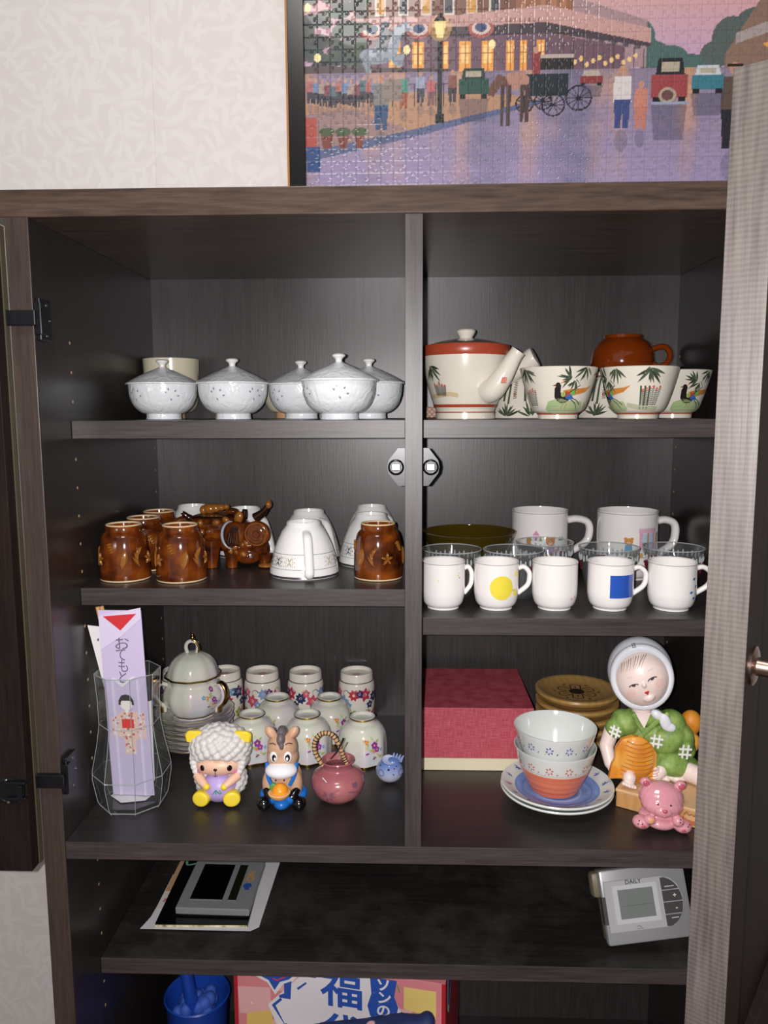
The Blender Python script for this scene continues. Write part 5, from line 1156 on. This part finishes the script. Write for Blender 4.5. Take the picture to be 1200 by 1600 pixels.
# wooden box under the girl figurine
wbx = thing('wooden_box', 'low tan wooden box with a printed side under the girl figurine', 'box', (.2746, .1074, Zb), math.atan2(-.0545, .0872))
WB = turned('pale_box_wood', '#c4905a', '#cc9a64')
part('box_body', box(0, .127, 0, .085, 0, .021, .001), WB, wbx, smooth=False)
part('box_lid', box(-.001, .128, -.001, .086, .0212, .0255, .001), pm('pale_lid_wood', '#d9b284', .5), wbx, smooth=False, label='paler lid board')
fx = flat_map((0, -.0002, 0), (1, 0, 0), (0, 0, 1))
bs = [(circ(.098, .0095, .013, 22, .0065), '#c06a48'), (circ(.098, .0125, .010, 20, .0035), '#d8a878')]
bs += [(stroke([(.088+i*.006, .015), (.091+i*.006, .0195-(i % 2)*.002), (.094+i*.006, .0155)], .0010), '#6a4630') for i in range(5)]+[(stroke([(.070+i*.004, .004), (.072+i*.004, .010)], .0008), '#8a5a3a') for i in range(3)]
decal('printed_picture', bs, fx, wbx, PRINTM, h=.01, label='reddish printed picture')

# girl figurine
SKC = pm('painted_skin', '#f0dcd4', .35, .5); SCF = pm('white_scarf_glaze', '#e6e8ef', .22, .5, .2); RED = pm('lip_red', '#c02020', .4)
def green_cloth():
    k = NT('green_painted_cloth'); nz = k.n('ShaderNodeTexNoise', Scale=55., Detail=5., Roughness=.7); k.l(k.coords(), nz.inputs['Vector']); r = k.ramp(nz.outputs[0], [(.3, '#5a7a34'), (.52, '#86a452'), (.72, '#a9bd6c')]); k.l(r.outputs[0], k.b.inputs['Base Color']); k.b.inputs['Roughness'].default_value = .5; k.bump(nz.outputs[0], .25, .001); return k.m
GC = green_cloth(); ORB = mot('orange_straw', '#d07a1c', '#e39a34', '#efb860', 26.); ORB.node_tree.nodes['Principled BSDF'].inputs['Roughness'].default_value = .5
gf = thing('girl_figurine', 'seated ceramic girl in a white headscarf and green kimono holding an orange straw hat', 'figurine', (.3220, .1530, Zb+.0272), -.10); gf.scale = (1, 1, 1.10)
HC = Vector((-.009, -.008, .1335)); HR = Euler((-.04, -.42, -.10)).to_matrix() @ Matrix.Diagonal((.93, .93, .86))     # head tipped to one side
def hd(x, y, z): return tuple(HC + HR @ Vector((x, y, z)))
def hell(c, r, seg=24, rings=14):
    g = ell((0, 0, 0), r, None, seg, rings); return [hd(q_[0]+c[0], q_[1]+c[1], q_[2]+c[2]) for q_ in g[0]], g[1]
hcut = [hell((0, .003, .002), (.0462, .0400, .0505), 48, 30), tube([hd(.0392*math.cos(a), -.0170, .0430*math.sin(a)-.002) for a in np.linspace(0, 2*PI, 49)[:-1]], [.0052]*48, 14, closed=True)]
# headscarf: a shell round the head with a rolled edge around the face
blob('headscarf', hcut+[ell(hd(.004, .0, -.040), (.020, .018, .010), (0, -.4, 0))], SCF, gf, .0014, 3, label='white headscarf')
blob('scarf_tail', [ell((.012, -.026, .086), (.010, .006, .006), (0, .5, 0)), ell((.022, -.029, .078), (.0075, .004, .012), (0, -.45, 0)), ell((.028, -.029, .072), (.0085, .0035, .006), (0, .2, 0))], SCF, gf, .001, 3)
face = blob('face', [hell((0, -.013, -.002), (.0385, .0300, .0430), 40, 26), hell((-.013, -.0305, -.012), (.0130, .0095, .0115)), hell((.013, -.0305, -.012), (.0130, .0095, .0115)), hell((0, -.0427, -.006), (.0030, .0035, .0040)), hell((0, -.034, -.027), (.009, .007, .007))], SKC, gf, .0010, 3, label='pale painted face')
fy = lambda x, z: -.0132-.0302*math.sqrt(max(.02, 1-(x/.0385)**2-((z+.002)/.0430)**2))
def fdec(shapes, name, lb=None, off=.0006):
    return decal(name, shapes, lambda u, v, d: hd(u, fy(u, v)-d-.0008, v), face, PRINTM, h=.002, off=off, label=lb)
fdec([(circ(s_*.021, -.013, r_, 18), c_) for r_, c_ in ((.0095, '#f1d6cd'), (.0065, '#efccc4')) for s_ in (-1, 1)], 'painted_blush', 'pink blush on the cheeks', off=.0002)
fdec([(stroke(arc(-.0135, -.0040, .0075, .45, 2.75, 8, .0040), .0015), '#3a3236'), (circ(-.0135, -.0017, .0028, 10, .0017), '#3a3a44'), (stroke(arc(.0135, -.0040, .0075, .45, 2.75, 8, .0040), .0015), '#3a3236'), (circ(.0135, -.0017, .0028, 10, .0017), '#3a3a44')], 'painted_eyes')
fdec([(stroke(arc(-.0150, .0085, .006, .7, 2.3, 6, .003), .0009), '#d8c4bc'), (stroke(arc(.0150, .0085, .006, .7, 2.3, 6, .003), .0009), '#d8c4bc')], 'painted_eyebrows')
lips = [([(-.0036, -.0164), (-.0016, -.0146), (0, -.0156), (.0016, -.0146), (.0036, -.0164), (0, -.0212)], '#c42a28')]
fdec(lips, 'painted_lips', 'small red lips', off=.0014)
fdec([(stroke([(-.018+i*.0036, .0345-abs(i-5)*.0008), (-.0205+i*.0031, .026-(i % 3)*.001), (-.0245+i*.0029, .0185+(i % 2)*.001)], .0015, True), ('#8f8078', '#a4958c', '#bdb0a8')[i % 3]) for i in range(11)], 'painted_fringe', 'grey brushed fringe of hair')
part('neck', tube([(-.004, -.006, .076), (-.006, -.008, .098)], [.014, .013], 20), SKC, gf)
part('neckline_skin', mv(prism([(-.012, .012), (.010, .012), (-.001, -.012)], -.004, .006), -.006, -.0215, .074, rx=-.25), SKC, gf)
# torso and kimono
blob('kimono', [ell((.006, .010, .045), (.036, .028, .040)), ell((-.026, -.002, .066), (.020, .018, .016), (0, .5, 0)), ell((-.040, -.006, .058), (.014, .014, .012), (0, .5, 0)), ell((.036, .002, .062), (.022, .022, .022), (0, -.5, 0)), ell((.050, -.002, .046), (.018, .020, .022)), ell((.030, -.014, .050), (.024, .014, .018), (0, -.5, 0)), ell((.0, -.004, .076), (.030, .020, .012)), ell((.060, .006, .032), (.012, .018, .014))], GC, gf, .0014, 4, label='green kimono top')
blob('skirt', [ell((.034, -.012, .020), (.030, .026, .017), (0, .15, 0)), ell((.052, -.006, .014), (.024, .026, .014)), ell((.010, .004, .016), (.034, .026, .014))], GC, gf, .0014, 4)
for s, pts in ((-1, [(.026, .088), (.014, .081), (-.002, .066), (-.012, .058)]), (1, [(-.020, .086), (-.014, .076), (-.006, .064)])):
    part('collar', tube([(x, -.0265-.002*i+(.002 if s > 0 else 0), z) for i, (x, z) in enumerate(pts)], .0032, 8, .7), GC, gf)
def hash_mark(x, y, z, rz, ry, s):
    g = [box(-s, s, -.0006, .0006, o-.0012, o+.0012) for o in (-s*.38, s*.38)]+[box(o-.0012, o+.0012, -.0007, .0005, -s, s) for o in (-s*.38, s*.38)]
    return part('white_crosshatch_mark', mv(join(*g), x, y, z, rz=rz, ry=ry), pm('white_paint', '#f2f2ee', .5), gf, smooth=False, label='white woven cross mark')
hash_mark(-.0420, -.0212, .0600, -.4, .25, .0078); hash_mark(.0110, -.0302, .0535, .1, .12, .0088); hash_mark(.0510, -.0232, .0390, .25, .1, .0092)
# arms with hands closed on the hat
def arm(pts, rad, hand, sgn):
    gs = []
    for a_, b_, ra, rb2 in zip(pts[:-1], pts[1:], rad[:-1], rad[1:]):
        for t in np.linspace(0, 1, 8): p_ = Vector(a_).lerp(Vector(b_), t); gs.append(ell(p_, ra*(1-t)+rb2*t, None, 14, 8))
    o = blob('arm', gs+[ell(hand, (.0066, .0060, .0078))], SKC, gf, .0010, 4)
    for i in range(4):
        base = Vector(hand)+Vector((sgn*(-.001), -.003, .005-.0034*i)); tip = base+Vector((-sgn*(.0085-.0006*abs(i-1.4)), -.0030, -.0010))
        part('finger', tube([base, base.lerp(tip, .5)+Vector((0, -.0016, 0)), tip], [.0019, .0018, .0013], 10), SKC, o)
    th = Vector(hand)+Vector((-sgn*.001, -.002, .0075)); part('thumb', tube([th, th+Vector((-sgn*.004, -.003, .002)), th+Vector((-sgn*.007, -.004, .001))], [.0022, .002, .0015], 10), SKC, o)
arm([(-.044, -.004, .054), (-.051, -.008, .036), (-.047, -.018, .018)], [.0110, .0100, .0082], (-.0445, -.022, .014), -1)
arm([(.040, -.002, .034), (.031, -.018, .024), (.018, -.031, .0150)], [.0115, .0100, .0082], (.0150, -.034, .0125), 1)
# straw hat
hat_poly = [(a-.007, b*.96+.0170) for a, b in [(-.044, -.014), (-.041, .004), (-.037, .012), (-.036, .028), (-.028, .040), (-.014, .045), (.000, .043), (.012, .034), (.019, .022), (.018, .004), (.022, -.006), (.020, -.017), (-.006, -.016), (-.026, -.013)]]
ht = blob('straw_hat', [mv(prism(hat_poly, -.005, .005), 0, -.032, .0005), mv(ell((-.015, -.036, .029), (.024, .009, .028)), 0, 0, .004)], ORB, gf, .0011, 5, label='orange woven straw hat')
for i in range(10):
    z = .004+i*.0053; w0_, w1_ = -.037+.0006*i, .007-.0003*i
    if i > 7: w0_, w1_ = -.031+.002*(i-8), .003-.004*(i-8)
    part('straw_row', tube([(w0_+(w1_-w0_)*t, -.0400-.0072*math.sin(PI*t)*(1 if i < 8 else .8), z+.004-.0022*math.sin(PI*t)) for t in np.linspace(0, 1, 9)], .0006, 6), pm('dark_straw_line', '#b8701c', .6), ht)
# feet, legs, underskirt, bundle
def foot(pts, rad, toes):
    gs = []
    for a_, b_, ra, rb2 in zip(pts[:-1], pts[1:], rad[:-1], rad[1:]):
        for t in np.linspace(0, 1, 7): p_ = Vector(a_).lerp(Vector(b_), t); gs.append(ell(p_, ra*(1-t)+rb2*t, None, 14, 8))
    for i in range(5): gs.append(ell(Vector(toes)+Vector((-.0075+.0037*i, -.001-.0008*(2-abs(i-2)), -.0010*i+.001)), (.0024+(.0010 if i == 0 else 0), .0040, .0026), None, 10, 6))
    return blob('leg', gs, SKC, gf, .0010, 3)
foot([(-.006, -.010, .0135), (-.022, -.030, .0115), (-.025, -.044, .0098)], [.012, .0105, .0090], (-.026, -.0515, .0052))
foot([(.040, -.014, .0145), (.062, -.028, .0130), (.070, -.038, .0112)], [.0135, .0120, .0100], (.072, -.046, .0060))
blob('underskirt', [ell((.010+.0075*i, -.028+.002*(i % 2), .0055+.0015*(i % 2)), (.0062, .008, .0052), (0, 0, .3*i)) for i in range(6)]+[ell((.020, -.018, .008), (.026, .014, .007))], SKC, gf, .0011, 3, label='white ruffled hem')
blob('back_bundle', [ell((.068, .020, .062), (.015, .014, .016)), ell((.068, .020, .036), (.014, .014, .014))], ORB, gf, .0014, 3, label='orange bundle on her back')
part('maker_mark', mv(join(*[mv(box(-.0025, .0025, -.0003, .0003, -.0003, .0003), 0, 0, .0022*i) for i in range(3)], *[box(x-.0003, x+.0003, -.0003, .0003, -.001, .0055) for x in (-.002, .001)]), *hd(.006, -.0275, .0455), rx=-.6, ry=-.3), pm('grey_ink', '#5a5a60', .5), gf, smooth=False)

# pink bear
PKB = pm('glossy_pink_glaze', '#dd98a3', .1, .5, .5, vary=.04, bscale=30)
PKD = pm('rose_glaze', '#bf5a6c', .12, .5, .4)
br = thing('pink_bear', 'small glossy pink ceramic bear lying in front of the wooden box', 'figurine', (.3150, .0640, Zb), -.05); br.rotation_euler = (0, .07, -.05)
br.location = (.3150, .0540, Zb+.0025); br.scale = (1, 1, .86)
blob('body', [ell((0, .004, .044), (.0285, .021, .0235)), ell((.0, -.002, .036), (.0265, .021, .0170)), ell((0, .004, .014), (.026, .018, .013)), ell((-.025, -.010, .0095), (.0115, .011, .0095)), ell((.026, -.010, .0095), (.0115, .011, .0095)), ell((0, -.008, .010), (.018, .012, .0095)),
               ell((-.0215, .004, .0645), (.0072, .0055, .0072)), ell((.0225, .004, .0645), (.0072, .0055, .0072)), ell((.018, -.016, .020), (.0075, .007, .0080)), ell((-.017, -.016, .018), (.0078, .007, .007))], PKB, br, .0011, 4)
part('muzzle', ell((-.002, -.0185, .0340), (.0118, .0068, .0092), None, 24, 14), PKB, br)
part('nose', ell((-.002, -.0250, .0380), (.0032, .0022, .0030)), PKD, br); part('mouth', ell((-.002, -.0248, .0290), (.0014, .0012, .0016)), PKD, br)
for x in (-.0098, .0058): part('eye', ell((x, -.0196, .0448), (.0012, .0012, .0014)), BLK, br)
for x in (-.0215, .0228): part('inner_ear', ell((x, -.0008, .0645), (.0044, .0020, .0046)), PKD, br)
for (x, y, z) in ((-.0265, -.0208, .0125), (-.0312, -.0192, .0112), (-.0300, -.0180, .0155), (.0300, -.0190, .0145), (.0325, -.0175, .0118), (.0322, -.0165, .0162), (.0185, -.0230, .0222), (.0215, -.0215, .0195), (.0190, -.0215, .0258)): part('paw_dot', ell((x, y, z), (.0009, .0008, .0010), None, 10, 6), BLK, br)
for x in (-.0245, .0250): part('paw_pad', ell((x, -.0202, .0085), (.0030, .0014, .0026)), PKD, br)
part('glaze_spot', ell((-.0165, -.0222, .0195), (.0034, .0012, .0042)), pm('peach_lustre', '#e8a878', .1, .5, .5), br)

# ================================================================== LOWER SHELF
Zl = Z4
pw_ = thing('white_paper_sheet', 'large white sheet of paper lying under the dark folder', 'paper', (-.3080, .1420, Zl+.0018), .02)
part('sheet', ([(x, y, z) for z in (0, .0006) for x, y in ((-.090, .004), (.072, .0), (.0835, .009), (.092, .215), (-.030, .218))], [(0, 1, 2, 3, 4), (9, 8, 7, 6, 5), (0, 5, 6, 1), (1, 6, 7, 2), (2, 7, 8, 3), (3, 8, 9, 4), (4, 9, 5, 0)]), pm('plain_white_paper', '#e4e2e6', .6), pw_, smooth=False)
cd = thing('greeting_card', 'white card printed with a pink flower sticking out left of the folder', 'card', (-.3930, .1500, Zl+.0002), .0)
part('card_sheet', ([(x, y, z) for z in (0, .0005) for x, y in ((0, 0), (.050, -.004), (.040, .150), (.002, .130), (.002, .050))], [(0, 1, 2, 3, 4), (9, 8, 7, 6, 5), (0, 5, 6, 1), (1, 6, 7, 2), (2, 7, 8, 3), (3, 8, 9, 4), (4, 9, 5, 0)]), pm('ivory_card', '#e2dcd2', .6), cd, smooth=False)
cds = []
for i in range(3): cds += flower(.0135+.003*i, .062+i*.014, .0075, ('#d86a9a', '#e48ab0')[i % 2], '#f0c8d8', 6)
cds += [(leaf(.010, .040, .010, .003, .8, 5), '#4aa08c'), (leaf(.018, .038, .009, .003, 2., 5), '#5a9a88'), (rect(.014, .100, .0152, .128), '#8a8480'), (rect(.002, .008, .018, .014), '#e0b080')]
decal('card_print', cds, lambda u, v, d: (u, v, .0006+d), cd, PRINTM, h=.01, label='pink flower print and tiny lettering')
tc_ = thing('tan_card_strip', 'tan card strip showing behind the greeting card', 'card', (-.3900, .235, Zl+.0008)); part('card_sheet', box(0, .022, 0, .085, 0, .0004), pm('tan_card', '#c8a07a', .6), tc_, smooth=False)
fo = thing('dark_folder', 'black clear-covered folder with a pale green drawing under the grey frame', 'folder', (-.3030, .1500, Zl+.0028), .02)
part('folder_sheet', ([(x, y, z) for z in (0, .0035) for x, y in ((-.075, .002), (.062, .0), (.060, .200), (-.074, .200))], [(0, 1, 2, 3), (7, 6, 5, 4), (0, 4, 5, 1), (1, 5, 6, 2), (2, 6, 7, 3), (3, 7, 4, 0)]), pm('black_glossy_sheet', '#0d0d0e', .15), fo, smooth=False)
part('page_edges', box(-.074, .061, -.0012, -.0002, .0002, .0030), mot('cream_page_edges', '#8a8450', '#d8d0a8', '#f0ead0', 90.), fo, smooth=False)
gsh = [(stroke(spl([(-.045, .158), (-.066, .150), (-.068, .172), (-.048, .176), (-.030, .178)], 4), .004), '#6fa88a'), ([(-.050, .176), (-.030, .168), (-.012, .172), (.010, .176), (.000, .192), (-.030, .194), (-.048, .186)], '#7fb496'), (stroke([(-.034, .180), (-.026, .186)], .0015), '#20302a'), (stroke([(-.040, .176), (-.034, .172)], .0015), '#20302a')]
decal('green_drawing', gsh, lambda u, v, d: (u, v, .0036+d), fo, PRINTM, h=.02, label='pale green drawing')
gfm = thing('grey_frame', 'grey plastic framed device with two dark windows lying on the folder', 'device', (-.3530, .1680, Zl+.0091), -.02); gfm.rotation_euler = (.045, 0, -.02)
GPL = pm('grey_plastic', '#88898c', .4, vary=.06, bscale=90); DKW = pm('dark_window', '#080808', .1, .6)
LX, LY = .1110, .1200
part('casing', box(0, LX, 0, LY, 0, .0110, .0015), GPL, gfm, smooth=False)
part('under_plate', box(.004, LX-.004, .003, LY-.004, -.0025, 0), pm('dark_under_plastic', '#2a2a2c', .5), gfm, smooth=False)
for (x0, x1) in ((.016, .066), (.074, .087)):
    part('window_rim', join(box(x0-.0015, x1+.0015, .0185, .020, .011, .0116), box(x0-.0015, x1+.0015, .106, .1075, .011, .0116), box(x0-.0015, x0, .0185, .1075, .011, .0116), box(x1, x1+.0015, .0185, .1075, .011, .0116)), pm('pale_grey_rim', '#8d8e90', .4), gfm, smooth=False)
    part('dark_window', box(x0, x1, .020, .106, .0110, .0112), DKW if x0 < .05 else pm('olive_dark_window', '#1d1d12', .15), gfm, smooth=False)
decal('logo', [text2d('ON', .0165, .098, .078, '#c8913a', rot=PI/2, bold=.0004), (circ(.0965, .054, .0072, 6), '#2f4f9a'), (rect(.094, .044, .101, .050), '#2f4f9a')], lambda u, v, d: (u, v, .0112+d), gfm, PRINTM, h=.02, label='orange and blue lettering')
# clock
ck_ = thing('digital_clock', 'silver digital desk clock with a blank grey screen leaning back on the lower shelf', 'clock', (.2755, .1200, Zl+.0053)); ck_.rotation_euler = (math.radians(-22), math.radians(-3.6), .12)
SIL = pm('silver_plastic', '#a7a7a9', .35, .5, metal=.25); OLV = pm('olive_case', '#77705a', .45)
CW, CH = .1260, .0990
cp_ = part('front_case', box(0, CW, -.004, .010, 0, CH, .004), SIL, ck_)
part('back_case', box(.002, CW-.002, .010, .026, .003, CH-.002, .003), OLV, ck_); part('back_bulge', box(-.008, .030, .008, .030, .060, CH-.004, .006), OLV, ck_)
pl_ = part('face_plate', prism([(.004, .018), (.088, .018), (.098, .020), (.108, .028), (.115, .042), (.1155, .056), (.110, .072), (.100, .081), (.088, .084), (.004, .084)], -.0065, -.004), pm('pale_silver_plate', '#b9b9bc', .35), ck_, smooth=False)
part('screen_bezel', prism([(.015, .028), (.080, .028), (.080, .078), (.015, .078)], -.0078, -.0062), pm('bright_silver_bezel', '#cfd0d2', .3), pl_, smooth=False)
part('screen', prism([(.022, .034), (.073, .034), (.073, .072), (.022, .072)], -.0082, -.0077), pm('grey_green_screen', '#7d8480', .2), pl_, smooth=False, label='blank grey green screen')
part('side_grip', box(-.001, .006, -.0055, .006, .028, .064, .001), pm('dark_grip', '#4a4a4c', .4), ck_, smooth=False)
bx_ = lambda z: .0865+.0285*math.sqrt(max(0, 1-((z-.0505)/.0325)**2))
for i, (za, zb) in enumerate(((.019, .0330), (.0345, .0490), (.0505, .0645), (.066, .0820))):
    zs_ = np.linspace(za, zb, 7); part('button', prism([(.0865, za)]+[(bx_(z)-.001, z) for z in zs_]+[(.0865, zb)], -.0085, -.0062), pm('dark_grey_button', '#4c4b4a', .4), ck_, smooth=False)
ft = flat_map((0, -.0086, 0), (1, 0, 0), (0, 0, 1))
decal('lettering', [text2d('DAILY', .0078, .047, .0808, '#39393b', bold=.00012, sx=1.1)], flat_map((0, -.0066, 0), (1, 0, 0), (0, 0, 1)), ck_, PRINTM, h=.02, label='DAILY lettering')
decal('small_mark', [(stroke([(.044, .0225), (.046, .0242), (.048, .0225), (.050, .0215)], .0008), '#55555a'), (rect(.042, .0195, .052, .0202), '#77777a')], flat_map((0, -.0066, 0), (1, 0, 0), (0, 0, 1)), ck_, PRINTM, h=.02)
decal('button_lettering', [text2d('+', .0090, .1035, .0575, '#d8d8d8', bold=.0003), text2d('-', .0100, .1035, .0418, '#d8d8d8', bold=.0003), (rect(.0905, .0695, .1045, .0708), '#c8c8c8'), (rect(.094, .0285, .1045, .0298), '#c8c8c8')], ft, ck_, PRINTM, h=.02)
part('screen_line', prism([(.026, .0500), (.070, .0510), (.070, .0515), (.026, .0505)], -.0084, -.0082), pm('screen_scratch', '#5c625e', .4), pl_, smooth=False)

# ================================================================== BOTTOM COMPARTMENT
PINK1, PINK2 = '#e08a90', '#eab4b2'
ph_ = -math.radians(10); W_, H_, D_ = .322, .30, .175
sn = thing('snack_box', 'large pink, white and blue printed snack box standing on the cupboard floor', 'box', (.0470-W_*math.cos(ph_), .120-W_*math.sin(ph_), Z5), ph_)
part('carton', box(0, W_, 0, D_, 0, H_, .0008), pm('pink_card', PINK1, .5), sn, smooth=False)
part('carton_side', box(W_, W_+.0006, .0005, D_-.0005, .001, H_-.001), pm('red_card_side', '#a82c36', .5), sn, smooth=False, label='red side panel')
part('red_border', box(0, .006, -.0006, 0, 0, H_), pm('red_card_edge', '#b4242e', .5), sn, smooth=False)
part('red_border', box(W_-.005, W_, -.0006, 0, 0, H_), bpy.data.materials['red_card_edge'], sn, smooth=False)
# drawing coordinates: u to the right in metres, v measured down from the picture line behind the shelf edge
V0 = .283
F = lambda P_: [(x/1000, V0-y/1000) for x, y in P_]
art = []
BLUE = '#2c55b0'; WH = '#ece6ea'
for j in range(5):
    for i in range(5):
        if (i+j) % 2: art.append((F([(6+i*54, -10+j*46), (58+i*54, -16+j*46), (60+i*54, 30+j*46), (8+i*54, 34+j*46)]), PINK2))
art += [(F([(262, -4), (309, -4), (309, 40), (262, 30)]), '#ecd07a'), (F([(20, 78), (60, 66), (62, 120), (18, 120)]), '#e8c46c')]
art += [(F([(54, 58), (100, 10), (118, -10), (236, -10), (262, 46), (276, 60), (262, 120), (80, 120)]), WH), (F([(60, 58), (74, 44), (77, 47), (66, 58), (84, 86), (80, 88)]), BLUE), (F([(66, 58), (70, 54), (84, 84), (80, 86)]), WH)]
art += [(F([(100, 24), (114, 12), (116, 14), (102, 27)]), BLUE), (F([(244, 40), (262, 58), (258, 60), (242, 44)]), BLUE)]
art += [(F([(28, 12), (38, -12), (108, -12), (104, 2), (92, 16), (78, 22), (66, 40), (54, 22), (34, 14)]), WH), (F([(32, 10), (42, -12), (104, -12), (98, 2), (88, 12), (74, 18), (65, 33), (56, 18), (38, 11)]), BLUE), (F([(80, 20), (92, 14), (90, 44), (72, 44), (72, 40), (80, 36)]), BLUE), (F([(104, 3), (104, -12), (130, -12), (130, 3)]), BLUE)]
art += [(stroke(F([(62, 14), (70, 16), (82, 8), (88, 2)]), .0022), '#d83a60'), (stroke(F([(58, 8), (64, 0)]), .002), WH), (stroke(F([(60, 2), (66, 8)]), .002), WH), (stroke(F([(68, 2), (72, -2)]), .002), WH)]
art.append(text2d('福', .066, .170, V0-.018, BLUE, bold=.0013)); art.append(text2d('袋', .066, .172, V0-.092, BLUE, bold=.0013))
art += [(F([(212, -12), (252, -12), (248, 14), (254, 30), (250, 48), (240, 58), (224, 58), (212, 50), (208, 34), (214, 14)]), BLUE)]
for i, c_ in enumerate('ソンの'): art.append(text2d(c_, .022, .232+(.001 if i == 1 else 0), V0+.001-i*.0205, WH, bold=.0006))
art += [(circ((218+i*7)/1000, V0-(12+(i*17 % 40))/1000, .0005, 5), WH) for i in range(5)]
art += [(stroke(F([(252, -6), (256, 6)]), .0016), '#4a9a4a'), (circ(.028, V0-.060, .0022, 5), '#f0dada')]
decal('front_print', art, flat_map((0, -.0002, 0), (1, 0, 0), (0, 0, 1)), sn, PRINTM, h=.05, step=.00003, label='blue characters on white and pink checks')
sa = [(F([(20, -12), (60, -12), (60, 30), (40, 60), (20, 40)]), WH), (F([(28, -12), (60, -12), (60, 24), (42, 50), (28, 36)]), BLUE), (stroke(F([(34, 20), (46, 26), (56, 18)]), .002), '#d83a60')]
decal('side_print', sa, flat_map((W_+.0007, 0, 0), (0, 1, 0), (0, 0, 1)), sn, PRINTM, h=.05, label='blue badge on the red side')
# cloth lying across the front of the box
nv = NT('navy_blossom_cloth'); vo_ = nv.n('ShaderNodeTexVoronoi', Scale=38., feature='F1'); nv.l(nv.coords(), vo_.inputs['Vector']); rv = nv.ramp(vo_.outputs['Distance'], [(.20, '#d8a8b0'), (.28, '#202c58')]); nv.l(rv.outputs[0], nv.b.inputs['Base Color']); nv.b.inputs['Roughness'].default_value = .7; nn = nv.n('ShaderNodeTexNoise', Scale=60., Detail=4.); nv.l(nv.coords(), nn.inputs['Vector']); nv.bump(nn.outputs[0], .3, .002)
cl = thing('navy_cloth_bag', 'navy blue blossom patterned cloth bag slumped in front of the snack box', 'bag', (-.075, .066, Z5+.0)); cl.scale = (1, 1, 1.045)
gs = [mv(prism([(-.100, 0), (.098, 0), (.097, .276), (.060, .279), (.0, .268), (-.050, .262), (-.097, .250)], -.014, .014), 0, 0, 0)]
for i in range(16):
    t = i/15; gs.append(ell((-.095+t*.19, .003*math.sin(i*1.3), .246+t*.029+.002*math.sin(i*2.1)), (.011, .0155, .009)))
blob('bag_body', gs, nv.m, cl, .003, 5)
part('bag_handle', tube(spl([(-.05, .0, .235), (-.035, -.024, .225), (-.005, -.026, .218), (.010, -.02, .200)], 5), .005, 8), nv.m, cl)
# blue scoop
BP = pm('blue_plastic', '#1b45a8', .3, .5, .1, vary=.06)
bsn = thing('blue_plastic_tub', 'round blue plastic tub beside the snack box at the bottom left', 'tub', (-.3450, .235, Z5))
part('tub_body', lathe(mm([(0, 0), (38, 0), (40, 2), (50, 180), (52, 184), (50, 186), (48, 182), (38, 6), (0, 5)]), 56), BP, bsn)
bn = thing('blue_handled_brush', 'blue brush with a thick tube handle standing up out of the blue tub', 'brush', (-.3470, .232, Z5+.007))
part('brush_handle', tube([(.016, -.012, .02), (-.0015, -.014, .17), (-.017, -.018, .300)], [.0105, .0105, .0095], 20), BP, bn)
rb3 = random.Random(3)
blob('brush_head', [ell((rb3.uniform(-.024, .024), rb3.uniform(-.022, .022), .140+rb3.uniform(0, .030)), (.010, .010, .012), None, 10, 6) for _ in range(44)]+[ell((.002, 0, .110), (.026, .026, .055))], pm('light_blue_foam', '#3a5fc0', .7), bn, .0018, 2, label='knobbly light blue head')

# ------------------------------------------------------------------ settle everything a hair above its support
for o in list(C.objects):
    if o.parent is None and 'category' in o and o.name != 'cupboard': o.location.z += .0004
for o in list(C.objects):
    if o.name.split('.')[0] in ('painted_decoration', 'sprig_print', 'patterned_band', 'flower_band', 'flower_print', 'painted_flowers', 'front_print'): o['kind'] = 'stuff'
